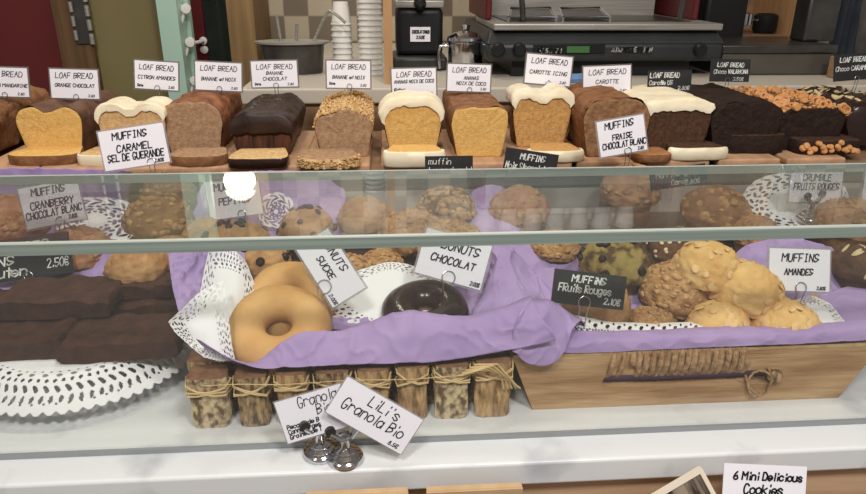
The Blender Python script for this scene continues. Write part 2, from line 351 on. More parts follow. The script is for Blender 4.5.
def loaf(name, label, px, base_py, wpx, hpx, L, kind, crust, face, zb=.132, yaw=0, icing=None, icing_t=.006, rough=.0015, seed=1, facename='cut_face', top_bumps=0, whole=False):
    C = PZ(px, base_py, zb); d = depth(C); W, H = wpx * d / F, hpx * d / F * 1.03
    t = thing(name, label, 'cake', C, (0, 0, R(yaw)), None)
    prof, i0, n = profile(kind, W, H, seed=seed); k = len(prof); NR = 26
    vs = []; fs = []
    for j in range(NR + 1):
        f = j / NR; yy = f * L; s = 1.0
        if f > .9: s = math.sqrt(max(0, 1 - ((f - .9) / .1) ** 2)) * .12 + .88
        if whole and f < .06: s = .93 + .07 * math.sqrt(1 - (1 - f / .06) ** 2)
        for (x, z) in prof:
            q = nz(x, yy, z, 45, seed) * rough * 2 + nz(x, yy, z, 130, seed) * rough
            r = math.hypot(x, z - H * .4) + 1e-6
            vs.append(((x + x / r * q) * s, yy, max(0, (z - H * .4 + (z - H * .4) / r * q) * s + H * .4) + (top_bumps * nz(x, yy, 0, 20, seed) if z > .6 * H else 0)))
    for j in range(NR):
        for i in range(k): fs.append((j * k + i, j * k + (i + 1) % k, (j + 1) * k + (i + 1) % k, (j + 1) * k + i))
    fs.append(tuple(NR * k + i for i in range(k)))
    if whole: fs.append(tuple(range(k))[::-1])
    MB().add(vs, fs).build('crust', crust, t, smooth=60)
    if not whole:
        vs = []; fs = []; rings = [1.0, .965, .9, .75, .55, .3, .1]
        for ri, s in enumerate(rings):
            for i, (x, z) in enumerate(prof):
                xx, zz = x * s, (z - H * .45) * s + H * .45
                vs.append((xx, (.0004 if ri == 0 else -.0006) + (nz(xx, 0, zz, 90, seed) * .0014 + nz(xx, 0, zz, 260, seed) * .0008) * (ri > 0), zz))
        for r_ in range(len(rings) - 1):
            for i in range(k): fs.append((r_ * k + i, (r_ + 1) * k + i, (r_ + 1) * k + (i + 1) % k, r_ * k + (i + 1) % k))
        fs.append(tuple((len(rings) - 1) * k + i for i in range(k)))
        MB().add(vs, fs).build(facename, face, t, smooth=60)
    if icing:
        a, b = i0 + int(n * icing[0]), i0 + int(n * icing[1]); idx = list(range(a, b)); m_ = len(idx)
        vs = []; fs = []; Y = [-.004] + [L * f for f in np.linspace(.0, .98, 18)]
        for j, yy in enumerate(Y):
            for q in (1, 0):
                for ii, i in enumerate(idx if q else idx[::-1]):
                    x, z = prof[i]; r = math.hypot(x, z - H * .4); e = 1 if q else 0
                    edge = min(1, min(ii, m_ - 1 - ii) / 4); tt = icing_t * (.35 + .65 * edge) * (1 + .35 * nz(x, yy, z, 40, seed))
                    if j == 0: tt *= .55
                    off = (tt if q else -.002) + rough * 1.5 * q
                    drip = 0
                    if j == 0 and not q: drip = -.006 * abs(nz(x, 3, 0, 70, seed)) - .003
                    vs.append((x + x / r * off, yy, z + (z - H * .4) / r * off + drip))
        kk = 2 * m_
        for j in range(len(Y) - 1):
            for i in range(kk): fs.append((j * kk + i, j * kk + (i + 1) % kk, (j + 1) * kk + (i + 1) % kk, (j + 1) * kk + i))
        fs.append(tuple(range(kk))[::-1]); fs.append(tuple((len(Y) - 1) * kk + i for i in range(kk)))
        MB().add(vs, fs).build('icing', icing_m, t, smooth=60)
    return t, W, H, prof, i0, n
def cake_slice(label, px, py, wpx, kind, crust, face, yaw=0, zb=.132, T=.015, ar=.85, icing=None, rimname='crust', seed=3, tilt=0):
    """px, py: bottom front centre of a slice that lies on its side, rounded top towards the customer"""
    C = PZ(px, py, zb); d = depth(C); W = wpx * d / F; H = W * ar
    t = thing('cake_slice', label, 'cake slice', C, (R(tilt), 0, R(yaw)), 'cake slices on the loaf shelf')
    prof, i0, n = profile(kind, W, H, seed=seed); k = len(prof)
    P = [(x, H - z) for x, z in prof]
    vs = []; fs = []
    for (s, z) in ((.97, .0), (1, .002), (1, T - .002), (.975, T)):
        for (x, yv) in P:
            q = nz(x, yv, z, 80, seed) * .0012
            vs.append((x * s + q, (yv - H / 2) * s + H / 2 + q, z + q * .4))
    for j in range(3):
        for i in range(k): fs.append((j * k + i, j * k + (i + 1) % k, (j + 1) * k + (i + 1) % k, (j + 1) * k + i))
    fs.append(tuple(range(k)))
    MB().add(vs, fs).build(rimname, crust, t, smooth=60)
    vs = []; fs = []; rings = [.975, .93, .7, .4, .1]
    for ri, s in enumerate(rings):
        for (x, yv) in P:
            xx, yy = x * s, (yv - H / 2) * s + H / 2
            vs.append((xx, yy, T + (.0003 if ri == 0 else .0012) + nz(xx, yy, 0, 120, seed) * .0012 * (ri > 0)))
    for r_ in range(len(rings) - 1):
        for i in range(k): fs.append((r_ * k + i, r_ * k + (i + 1) % k, (r_ + 1) * k + (i + 1) % k, (r_ + 1) * k + i))
    fs.append(tuple((len(rings) - 1) * k + i for i in range(k)))
    MB().add(vs, fs).build('cut_face', face, t, smooth=60)
    if icing:
        idx = list(range(i0 + int(n * icing[0]), i0 + int(n * icing[1]))); m_ = len(idx); vs = []; fs = []
        for (z, e) in ((0.0, .5), (.003, 1), (T * .8, 1), (T + .001, .6), (T + .0015, -.3)):
            for i in idx:
                x, yv = P[i]; r = math.hypot(x, yv - H * .5); o = icing[2] * e * (1 + .25 * nz(x, yv, z, 60, seed))
                vs.append((x + x / r * o, yv + (yv - H * .5) / r * o, z))
        for j in range(4):
            for i in range(m_ - 1): fs.append((j * m_ + i, j * m_ + i + 1, (j + 1) * m_ + i + 1, (j + 1) * m_ + i))
        MB().add(vs, fs).build('icing', icing_m, t, smooth=60)
    return t, W, H, P, T, i0, n
def lump(n=8, s=(1, 1, 1), seed=0):
    bm = bmesh.new(); bmesh.ops.create_icosphere(bm, subdivisions=1, radius=1)
    v = [(x.co.x * s[0] * (1 + .25 * nz(*x.co, 1.5, seed)), x.co.y * s[1] * (1 + .25 * nz(*x.co, 1.5, seed + 1)), x.co.z * s[2]) for x in bm.verts]
    f = [tuple(q.index for q in p.verts) for p in bm.faces]; bm.free(); return v, f
def flake_mesh(name, m, L, Wd, T):
    mb = MB(); mb.lathe([(0.2, -.5), (.75, -.45), (1, -.1), (1, .1), (.75, .45), (.2, .5)], 10, Matrix.Diagonal((L, Wd, T, 1)))
    o = mb.build(name, m); me = o.data; bpy.data.objects.remove(o); return me
ALM = flake_mesh('almond_flake', almond_m, .0062, .0044, .0013)
SLV = flake_mesh('almond_sliver', pale_almond, .0085, .0032, .002)
CHP = flake_mesh('chocolate_chip', choc_chip, .0034, .0034, .004)
OAT = flake_mesh('oat_bit', seed_m, .002, .0016, .0012)
def ring_mesh():
    mb = MB(); n = 12; vs = []; fs = []
    for i in range(n):
        a = 2 * math.pi * i / n
        for j in range(6):
            b = 2 * math.pi * j / 6; r = .0042 + .0018 * math.cos(b); vs.append((r * math.cos(a), r * math.sin(a), .0024 * math.sin(b)))
    for i in range(n):
        for j in range(6): fs.append((i * 6 + j, ((i + 1) % n) * 6 + j, ((i + 1) % n) * 6 + (j + 1) % 6, i * 6 + (j + 1) % 6))
    o = mb.add(vs, fs).build('hazelnut_half', hazel_m); me = o.data; bpy.data.objects.remove(o); return me
HZR = ring_mesh()
HZD = flake_mesh('hazelnut_half', hazel_m, .0055, .0052, .007)
def put(me, name, parent, loc, nrm, spin=None, s=1):
    o = bpy.data.objects.new(name, me); COL.objects.link(o); o.parent = parent
    q = Vector(nrm).to_track_quat('Z', 'Y').to_matrix().to_4x4()
    o.matrix_local = Matrix.Translation(loc) @ q @ Matrix.Rotation(random.uniform(0, 6.28) if spin is None else spin, 4, 'Z') @ Matrix.Scale(s, 4); return o

MUFF_N = [0]
def muffin(px, py, wpx, zb, label, style='tan', hc=1.15, tilt=(0, 0), y=None, group='muffins in the display case', squash=1.0):
    MUFF_N[0] += 1; sd = MUFF_N[0]
    lo, hi = .5, 1.3
    for _ in range(40):                                  # distance at which a muffin of this apparent width stands on zb
        yy = (lo + hi) / 2 if y is None else y; C = PY(px, py, yy); r = wpx / 2 * depth(C) / F
        if C.z - hc * r * squash > zb: lo = yy
        else: hi = yy
    base = Vector((C.x, C.y, C.z - hc * r * squash))
    t = thing('muffin', label, 'muffin', base, (R(tilt[0]), R(tilt[1]), R(sd * 47)), group)
    bm_, top, feat = {'tan': (muff_tan, muff_tan, ''), 'brown': (muff_brown, muff_brown, 'st'), 'streusel': (muff_brown, muff_tan, 'ST'), 'almond': (muff_tan, muff_yellow, 'al'), 'pink': (muff_pink, muff_pink, 'st'),
        'green': (muff_green, muff_green, 'chip'), 'seed': (muff_dark, muff_dark, 'oat'), 'chip': (muff_tan, muff_tan, 'chip'), 'dark': (muff_dark, muff_dark, 'ST'), 'darkalm': (muff_dark, muff_dark, 'alm2')}[style]
    MB().lathe([(.1 * r, 0), (.62 * r, 0), (.66 * r, .03 * r), (.80 * r, .85 * r * squash), (.5 * r, .92 * r * squash)], 28).build('muffin_base', bm_, t, smooth=60)
    n, kk = 64, 28; vs = []; fs = []; h0 = .72 * r * squash; hd = .98 * r * squash
    def dome(th, f):
        a = f * math.pi / 2 * 1.18 - .28
        rad = r * math.cos(max(a, -.28)) * (1 if a > 0 else .985); z = h0 + .12 * r + math.sin(a) * hd * (.86 if a > 0 else .6)
        p = Vector((rad * math.cos(th), rad * math.sin(th), z)); c = Vector((0, 0, h0)); dv = (p - c).normalized()
        q = nz(*p, 1.4 / r, sd) * .07 * r + ((1 - abs(nz(*p, 3 / r, sd)) * 1.6) ** 3 - .4) * .05 * r + nz(*p, 7 / r, sd) * .04 * r + nz(*p, 14 / r, sd) * .025 * r
        return p + dv * q, dv
    for i in range(kk + 1):
        for j in range(n): vs.append(dome(2 * math.pi * j / n, i / kk * .985)[0])
    for i in range(kk):
        for j in range(n): fs.append((i * n + j, i * n + (j + 1) % n, (i + 1) * n + (j + 1) % n, (i + 1) * n + j))
    fs.append(tuple(kk * n + j for j in range(n))); fs.append(tuple(range(n))[::-1])
    MB().add(vs, fs).build('muffin_top', top, t, smooth=70)
    rnd = random.Random(sd)
    if feat in ('ST', 'st'):
        mb = MB()
        for q in range(260 if feat == 'ST' else 110):
            th = rnd.uniform(0, 6.28); f = 1 - rnd.random() ** .6 * .85; p, dv = dome(th, f); s = r * rnd.uniform(.04, .17)
            v, fc = lump(s=(s, s * rnd.uniform(.5, 1), s * .32), seed=q); mb.add(v, fc, Matrix.Translation(p) @ dv.to_track_quat('Z', 'Y').to_matrix().to_4x4())
        tag(mb.build('crumble_topping', strs_m, t, smooth=60), kind='stuff')
    def scatter(me, nm, cnt, lo, hi, s=1):
        for q in range(cnt):
            p, dv = dome(rnd.uniform(0, 6.28), rnd.uniform(lo, hi)); put(me, nm, t, p + dv * .0004, dv + Vector((rnd.uniform(-.3, .3), rnd.uniform(-.3, .3), rnd.uniform(-.2, .2))), rnd.uniform(0, 6), s * rnd.uniform(.8, 1.2))
    if feat == 'al': scatter(ALM, 'almond_flake', 34, .10, .8, .9)
    if feat == 'alm2': scatter(SLV, 'almond_sliver', 24, .1, .95, .9)
    if feat == 'chip': scatter(CHP, 'chocolate_chip', 20, .1, .9, 1.5)
    if feat == 'oat': scatter(OAT, 'oat_bit', 40, .2, .97, 1.2)
    return t

# ================================================================== SETTING
struct(MB().box((-3.2, -1.2, -.97), (3.2, 2.36, -.95)).build('floor', mat('grey_floor', (120, 112, 104), (104, 98, 92), rough=.5, scale=6), smooth=0))
struct(MB().box((-3.2, .3, 1.75), (3.2, 2.36, 1.8)).build('ceiling', mat('cream_ceiling', (214, 204, 188), rough=.8), smooth=0))
tm = bpy.data.materials.new('checker_tiles'); tm.use_nodes = True; nt = tm.node_tree; bs = nt.nodes['Principled BSDF']
tc = nt.nodes.new('ShaderNodeTexCoord'); mp = nt.nodes.new('ShaderNodeMapping'); ck = nt.nodes.new('ShaderNodeTexChecker'); br = nt.nodes.new('ShaderNodeTexBrick'); mx = nt.nodes.new('ShaderNodeMix'); mx.data_type = 'RGBA'
p0 = PY(259.5, 16, 2.3); TS = PY(284, 16, 2.3).x - p0.x
mp.inputs['Location'].default_value = (-p0.x / TS + 40, 0.5, -p0.z / TS + 41); mp.inputs['Scale'].default_value = (1 / TS, 0, 1 / TS)
nt.links.new(tc.outputs['Object'], mp.inputs[0]); nt.links.new(mp.outputs[0], ck.inputs[0]); ck.inputs['Scale'].default_value = 1
ck.inputs[1].default_value = lin((178, 166, 146)); ck.inputs[2].default_value = lin((118, 106, 92))
sx = nt.nodes.new('ShaderNodeSeparateXYZ'); cx_ = nt.nodes.new('ShaderNodeCombineXYZ'); nt.links.new(mp.outputs[0], sx.inputs[0]); nt.links.new(sx.outputs[0], cx_.inputs[0]); nt.links.new(sx.outputs[2], cx_.inputs[1])
br.offset = 0; br.inputs['Scale'].default_value = 1; br.inputs['Brick Width'].default_value = 1; br.inputs['Row Height'].default_value = 1; br.inputs['Mortar Size'].default_value = .018
br.inputs['Color1'].default_value = br.inputs['Color2'].default_value = (0, 0, 0, 1); br.inputs['Mortar'].default_value = (1, 1, 1, 1)
nt.links.new(cx_.outputs[0], br.inputs['Vector']); nt.links.new(br.outputs[0], mx.inputs['Factor']); nt.links.new(ck.outputs[0], mx.inputs['A']); mx.inputs['B'].default_value = lin((140, 130, 116))
nt.links.new(mx.outputs['Result'], bs.inputs['Base Color']); bs.inputs['Roughness'].default_value = .35
struct(MB().box((PY(259, 20, 2.3).x, 2.3, -.95), (3.2, 2.36, 1.75)).build('wall_back', tm, smooth=0))
def X(px, y, py=40): return PY(px, py, y).x
red_m = mat('dark_red_paint', (98, 36, 36), (88, 30, 32), rough=.45, scale=4)
olive_m = mat('olive_paint', (132, 120, 82), (124, 112, 76), rough=.6, scale=3)
mint_m = mat('mint_paint', (178, 208, 194), (172, 202, 188), rough=.5, scale=3)
umber_m = mat('umber_wood', (112, 84, 56), (92, 68, 46), rough=.55, scale=8, stretch=(8, 8, .5))
# left: open dark red cupboard door, hinged on an umber jamb, olive wall, mint door edge
struct(MB().box((-1.6, 1.88, -.95), (X(63, 1.88), 1.91, 1.75)).build('wall_left', red_m, smooth=0))
struct(MB().box((X(63, 1.9), 1.87, -.95), (X(97, 1.9), 1.92, 1.75)).build('trim_1', umber_m, smooth=0))
hg = thing('piano_hinge', 'steel piano hinge with knuckles on the brown door jamb at top left', 'hinge', (X(82, 1.868, 20), 1.868, PY(82, 44, 1.868).z))
MB().box((-.022, -.003, 0), (.022, .001, .4)).build('leaf', dark_steel, hg, bevel=.001)
for q in range(12): MB().tube([(.0 + .019, -.006, q * .034), (.019, -.006, q * .034 + .026)], .006, 8).build('knuckle', steel, hg)
for q in range(12): MB().tube([(-.019, -.006, q * .034 + .01), (-.019, -.006, q * .034 + .034)], .005, 8).build('knuckle', steel, hg)
struct(MB().box((X(97, 1.9), 1.89, -.95), (X(168, 1.9), 1.93, 1.75)).build('wall_side', olive_m, smooth=0))
struct(MB().box((X(163.5, 1.84), 1.82, -.95), (X(183, 1.84), 1.95, 1.75)).build('trim_2', mint_m, smooth=0))
rk = thing('hook_rail', 'narrow pale mint rail with white swing hooks beside the mint door edge', 'hook rail', (X(188, 1.9), 1.9, -.2))
MB().box((-.015, -.012, 0), (.015, .01, 1.6)).build('rail', mat('pale_mint_rail', (160, 188, 176), rough=.5), rk)
for pyy in (8, 41, 79):
    z = PY(188, pyy, 1.88).z + .2
    h = MB().tube([(-.02, -.02, z - .005), (.014, -.035, z + .002), (.018, -.05, z - .002)], .006, 8); h.lathe([(.0, -.005), (.012, -.004), (.012, .004), (0, .005)], 12, Matrix.Translation((.018, -.05, z)) @ Matrix.Rotation(R(90), 4, 'X'))
    h.tube([(.012, -.04, z - .004), (.004, -.045, z - .03), (-.012, -.04, z - .05)], .004, 8); h.build('hook', white_pl, rk)
dr = bpy.data.objects.new('door_1', None); COL.objects.link(dr); dr.location = (X(212, 2.1), 2.1, -.95); struct(dr)
xo = dr.location.x
MB().box((X(194, 2.1) - xo, -.02, 0), (X(207, 2.1) - xo, .03, 2.6)).build('door_stile', red_m, dr, smooth=0)
MB().box((X(207, 2.1) - xo, 0, 0), (X(236, 2.1) - xo, .01, 2.6)).build('door_pane', mat('dark_door_glass', (30, 36, 32), (44, 50, 44), rough=.12, scale=5, spec=.6), dr, smooth=0)
for pyy, nm in ((41, 'door_handle'), (50, 'keyhole_plate')):
    z = PY(203, pyy, 2.07).z + .95; b = MB().lathe([(.0, 0), (.011, 0), (.011, .006), (.006, .008), (0, .008)], 16, Matrix.Translation((X(202.5, 2.07) - xo, -.02, z)) @ Matrix.Rotation(R(90), 4, 'X'))
    if nm == 'door_handle': b.tube([(X(202.5, 2.07) - xo, -.028, z), (X(202.5, 2.07) - xo, -.05, z), (X(194, 2.07) - xo, -.055, z - .004)], .005, 8)
    b.build(nm, white_pl, dr)
struct(MB().box((X(235.5, 2.1), 2.02, -.95), (X(261, 2.1), 2.3, 1.75)).build('trim_3', mat('olive_brown_wood', (142, 114, 78), (122, 96, 64), rough=.55, scale=8, stretch=(8, 8, .5)), smooth=0))
struct(MB().box((-2.4, 2.3, -.95), (X(259, 2.3), 2.36, 1.75)).build('wall_rear', mat('dim_plaster', (70, 60, 50), rough=.8), smooth=0))
struct(MB().box((X(388, 1.42) - .0085, 1.40, .2), (X(388, 1.42) + .0085, 1.44, 1.75)).build('trim_4', post_wood, smooth=0))
tag(bpy.data.objects['trim_4'], 'light wooden upright post beside the stacks of cups', 'post')

# ================================================================== COUNTERS
ct = thing('marble_counter', 'white marble counter top with a raised front ledge', 'counter', (0, .5, 0))
MB().box((-1.0, -.011, -.026), (1.3, .515, .0)).build('slab', marble, ct, smooth=30, bevel=.003)
fp = MB().box((-1.0, .5, -.95), (1.3, .54, -.0265)).build('counter_front', oak, smooth=0); tag(fp, 'brown wood grained front panel below the marble ledge', 'panel')
lg = MB().box((-1.0, .37, -.23), (1.3, .5, -.21)).build('front_shelf', oak, smooth=0, bevel=.002); tag(lg, 'low wooden shelf along the front of the counter at the bottom edge', 'shelf')
gl = thing('glass_display_case', 'clear glass display case with a flat top pane over the pastries', 'display case', (0, .531, .001))
gm = glass_mat('clear_front_glass', (253, 254, 253), haze=.012, gain=.9); gt = glass_mat('clear_top_glass', (250, 253, 251), haze=.018, gain=1.5)
ge = mat('green_glass_edge', (138, 150, 142), (112, 126, 120), rough=.12, scale=3, spec=.8, stretch=(1, 60, 90), coat=.6)
gb = mat('bright_glass_bevel', (196, 204, 198), rough=.1, spec=.8, coat=.6)
MB().box((-1.0, -.004, .0), (1.3, .004, .1965)).build('front_pane', gm, gl, smooth=0)
for ya in (-.0075,): MB().box((-1.0, ya, -.0008), (1.3, ya + .003, .004)).build('steel_channel', mat('grey_channel', (150, 154, 157), rough=.4, metal=.3), gl, smooth=0)
MB().box((-1.0, -.003, .197), (1.3, .196, .2065)).build('top_pane', gt, gl, smooth=0)
MB().box((-1.0, -.0055, .1965), (1.3, -.003, .206)).build('front_edge', ge, gl, smooth=0)
MB().box((-1.0, -.0052, .206), (1.3, -.001, .207)).build('edge_bevel', gb, gl, smooth=0)
MB().box((-1.0, .196, .197), (1.3, .1977, .207)).build('back_edge', gb, gl, smooth=0)
for xx in (-.98, 1.27): MB().box((xx, .0, .0), (xx + .02, .195, .1965)).build('end_pane', gm, gl, smooth=0)
# raised shelf for the second row and the loaf shelf behind it
rs = thing('pastry_riser', 'long raised step carrying the second row of muffins', 'riser', (0, .745, 0))
MB().box((-1.0, 0, 0), (1.3, .27, .052)).build('step', mat('dark_step', (74, 62, 60), rough=.6), rs, smooth=0)
tag(MB().box((-1.0, 1.015, .0), (1.3, 1.02, .094)).build('riser_back_panel', mat('pale_back_panel', (176, 170, 164), rough=.4), None, smooth=0), 'pale upright panel below the steel lip of the loaf shelf', 'panel')
ls = thing('loaf_shelf', 'steel fronted shelf carrying the row of loaf cakes', 'shelf', (0, 1.022, .095))
MB().box((-1.1, 0, 0), (1.5, .31, .025)).build('shelf_board', tan_wood, ls, smooth=0)
MB().box((-1.1, -.004, -.002), (1.5, 0, .0255)).build('steel_lip', mat('dark_grey_lip', (62, 60, 57), rough=.4, spec=.4), ls, smooth=0)
MB().box((-1.1, .0, -.3), (1.5, .02, 0)).build('support', dark_steel, ls, smooth=0)
bc = thing('back_counter', 'pale work counter with a wooden front behind the loaf cakes', 'counter', (0, 1.35, -.95))
bx0 = X(240, 1.36, 85)
MB().box((bx0, 0, 1.12), (2.4, .92, 1.15)).build('worktop', mat('pale_worktop', (190, 182, 170), rough=.35), bc, smooth=0, bevel=.004)
MB().box((bx0 + .01, .012, 0), (2.4, .9, 1.12)).build('wooden_front', tan_wood, bc, smooth=0)

# ================================================================== BEHIND THE COUNTER
ZC = .2005
def on(px, py, y): p = PY(px, py, y); return p
# steel container with utensils
p = on(296, 80, 1.6)
t = thing('steel_container', 'oval steel container of utensils behind the banana loaf cards', 'container', (p.x, 1.58, ZC))
ov = Matrix.Diagonal((1, .62, 1, 1)); W = .073
MB().lathe([(0, 0), (W * .85, 0), (W * .88, .004), (W * .95, .06), (W * 1.03, .062), (W * 1.03, .066), (W * .9, .062), (W * .82, .01), (0, .008)], 36, ov).build('body', dark_steel, t)
MB().lathe([(W * .9, .062), (W * 1.12, .064), (W * 1.12, .068), (W * .9, .068)], 36, ov).build('rim', steel, t)
for a, b in (((.02, .01, .01), (.075, -.01, .115)), ((-.02, .0, .01), (-.03, .0, .12)), ((0, .02, .01), (.012, .01, .10))):
    pts = [Vector(a), Vector(b), Vector(b) + Vector((.02, -.01, .008)), Vector(b) + Vector((.045, -.012, -.012))] if b[0] > .05 else [Vector(a), Vector(b)]
    u = MB().tube([surf([pts], i / 10, 0) for i in range(11)] if len(pts) > 2 else pts, .0035, 8)
    tag(u.build('serving_ladle' if b[0] > .05 else 'spoon_handle', steel, None, loc=(p.x, 1.58, ZC + .004)), {True: 'curved steel ladle handle rising from the oval container', False: ('bright spoon handle at the left of the oval container' if b[0] < 0 else 'thin straight spoon handle in the middle of the oval container')}[b[0] > .05], 'utensil')
# cups
def cup_me(r, h):
    mb = MB(); mb.lathe([(0, 0), (r * .72, 0), (r * .97, h * .94), (r * 1.05, h * .95), (r * 1.05, h), (r * .98, h), (r * .70, .004), (0, .004)], 28); o = mb.build('white_cup', white_pl); me = o.data; bpy.data.objects.remove(o); return me
def cup_stack(px, pxw, y, n, step, labels, grp, top_down=False, z0=ZC):
    p = PY(px, 60, y); r = pxw / 2 * depth(p) / F; h = r * 2.1; me = cup_me(r, h)
    for i in range(n):
        o = bpy.data.objects.new('white_cup', me); COL.objects.link(o); o.location = (p.x, y, z0 + i * step + h); o.rotation_euler = (R(180), 0, 0)
        tag(o, labels(i, n), 'cup', grp)
cup_stack(343, 20, 1.62, 9, .0125, lambda i, n: 'white upside down cup topping the shorter stack' if i == n - 1 else 'white cup in the shorter stack left of the wooden post', 'cups in the shorter stack')
cup_stack(371, 23, 1.55, 26, .0115, lambda i, n: 'white cup in the tall stack right against the wooden post', 'cups in the tall stack')
# urn
p = PY(420, 68, 1.62); sg = depth(p) / F
t = thing('hot_drink_urn', 'black hot drink urn with a steel band and a small white sign', 'urn', (p.x, 1.66, ZC)); uw = 27 * sg
MB().box((-uw, -.06, 0), (uw, .10, .03)).build('base', dark_pl, t, bevel=.008)
MB().box((-uw * .86, -.03, .03), (uw * .86, .09, .135)).build('body', black_pl, t, bevel=.012)
MB().box((-uw * .9, -.035, .135), (uw * .9, .095, .152)).build('steel_band', steel, t, bevel=.004)
MB().box((-uw * .9, -.035, .152), (uw * .9, .095, .20)).build('lid', mat('dark_red_brown_lid', (58, 36, 32), rough=.4), t, bevel=.01)
MB().lathe([(0, 0), (.014, 0), (.014, .012), (.006, .03), (0, .03)], 14, Matrix.Translation((0, -.04, .145)) @ Matrix.Rotation(R(90), 4, 'X')).build('tap', black_pl, t)
q = MB().box((-.022, -.0365, .062), (.024, -.032, .094)).build('sign', paper, t, smooth=0)
mb = MB(); lettering(mb, [('CHOCOLAT CHAUD', .52, .42, .2, .85), ('2,50\u20ac', .5, .8, .2, .4)], .046, .032, 0, .0016); mb.build('sign_lettering', ink, q, smooth=0, loc=(.001, -.037, .062))
# lidded pot
p = PY(465, 66, 1.6); sg = depth(p) / F; r = 17 * sg
t = thing('lidded_pot', 'small shiny steel pot with lid and handle left of the coffee machine', 'pot', (p.x, 1.6, ZC))
MB().lathe([(0, 0), (r * .95, 0), (r, .006), (r, .062), (r * 1.06, .064), (r * 1.06, .068), (r * .9, .068), (r * .9, .01), (0, .008)], 36).build('body', chrome, t)
MB().lathe([(r * 1.08, .068), (r * 1.05, .074), (r * .7, .084), (r * .2, .088), (.008, .09), (.010, .10), (0, .102)], 36).build('lid', chrome, t)
MB().tube([(-r, -.01, .056), (-r - .02, -.012, .056), (-r - .024, -.012, .04), (-r - .02, -.012, .006)], .004, 8).build('handle', chrome, t)
# espresso machine
y0 = 1.475
xl, xr = PY(487, 45, y0).x, PY(725, 45, y0).x; zb_, zm, zr, zt_ = PY(600, 62, y0).z, PY(600, 42, y0).z, PY(600, 31, y0).z, PY(600, 24, y0).z
t = thing('espresso_machine', 'wide steel and dark grey espresso machine with a green display', 'coffee machine', ((xl + xr) / 2, y0, ZC)); xc = (xl + xr) / 2; hw = (xr - xl) / 2
MB().box((-hw, 0, zb_ - ZC), (hw, .46, zm - ZC)).build('lower_body', dark_pl, t, bevel=.012)
MB().add([(-hw, .0, zm - ZC - .004), (hw, 0, zm - ZC - .004), (hw - .01, .03, zr - ZC), (-hw + .01, .03, zr - ZC), (-hw, .46, zm - ZC - .004), (hw, .46, zm - ZC - .004), (hw - .01, .46, zr - ZC), (-hw + .01, .46, zr - ZC)],
         [(0, 1, 2, 3), (4, 7, 6, 5), (0, 4, 5, 1), (3, 2, 6, 7), (0, 3, 7, 4), (1, 5, 6, 2)]).build('sloped_front', dark_pl, t, smooth=0, bevel=.003)
MB().box((-hw + .015, .01, zr - ZC), (hw - .005, .30, zt_ - ZC)).build('drip_tray_rim', steel, t, bevel=.003)
MB().box((-hw + .05, .07, zt_ - ZC), (hw - .05, .28, zt_ - ZC + .002)).build('drip_grid', dark_steel, t, smooth=0)
for s in (-1, 1):
    MB().box((s * (hw - .020) - .007, .12, zt_ - ZC), (s * (hw - .020) + .007, .44, .34)).build('red_side_panel', red_m, t, bevel=.006)
    MB().tube([(s * (hw - .07), .06, .25), (s * (hw - .085), .055, .115)], .006, 8).build('steam_wand', dark_steel, t)
MB().box((-hw + .05, .30, zt_ - ZC), (hw - .05, .44, .3)).build('backsplash', steel, t, smooth=0)
MB().box((-hw + .02, .22, .28), (hw - .02, .45, .39)).build('upper_body', dark_steel, t, bevel=.01)
for xx in (-.12, .0):
    f = MB(); 
    f.tube([(xx - hw * .0 - .085, .06, zt_ - ZC + .01), (xx + .02, .06, zt_ - ZC + .01), (xx + .045, .22, zt_ - ZC + .022), (xx - .055, .22, zt_ - ZC + .022)], .003, 6, closed=True)
    f.tube([(xx - .085, .06, zt_ - ZC), (xx - .085, .06, zt_ - ZC + .01)], .003, 6); f.tube([(xx + .02, .06, zt_ - ZC), (xx + .02, .06, zt_ - ZC + .01)], .003, 6)
    f.build('cup_stand_frame', chrome, t)
    MB().add([(xx - .08, .065, zt_ - ZC + .007), (xx + .016, .065, zt_ - ZC + .007), (xx + .04, .215, zt_ - ZC + .018), (xx - .05, .215, zt_ - ZC + .018)], [(0, 1, 2, 3)]).build('cup_stand_plate', dark_steel, t, smooth=0, solid=.002)
def mface(px, py): q = PY(px, py, y0); return q.x - xc, q.z - ZC
for px in (498, 519, 699):
    a, b = mface(px, 49); MB().lathe([(0, 0), (.014, 0), (.013, .012), (.010, .016), (0, .016)], 18, Matrix.Translation((a, 0, b)) @ Matrix.Rotation(R(90), 4, 'X')).build('knob', black_pl, t)
a, b = mface(533, 53); a2, b2 = mface(605, 44)
MB().box((a, -.004, b), (a2, .002, b2)).build('control_panel', black_pl, t, bevel=.001)
a, b = mface(566, 52.5); a2, b2 = mface(589, 46)
MB().box((a, -.006, b), (a2, 0, b2)).build('display', mat('green_lcd', (62, 98, 58), rough=.3, emit=.25), t, smooth=0)
mark_m = mat('grey_badge_lettering', (165, 165, 160), rough=.4)
for tx, px, wd, hh in (('Qumau', 549, 24, 7), ('AIRPOSSESSION', 631, 42, 5)):
    a, b = mface(px, 49); q = wd * 1.48 / F; mb = MB(); lettering(mb, [(tx, .5, .95, .8, .95)], q, hh * 1.48 / F, 0, .0022); mb.build('badge_lettering', mark_m, t, smooth=0, loc=(a, -.0055, b - hh * .74 / F))
MB().box((-hw + .06, .03, 0.0), (hw - .06, .40, zb_ - ZC)).build('underside', black_pl, t, smooth=0)
for i in range(14):                                    # cups warming on the machine, mirrored in the glass top
    xx = xc - hw + .05 + (i % 7) * .065; yy = y0 + .265 + (i // 7) * .08
    if i == 0: cm = cup_me(.029, .062)
    o = bpy.data.objects.new('white_cup', cm); COL.objects.link(o); o.location = (xx, yy, ZC + .3905); tag(o, 'white cup warming on top of the espresso machine, mirrored in the glass', 'cup', 'cups on top of the espresso machine')
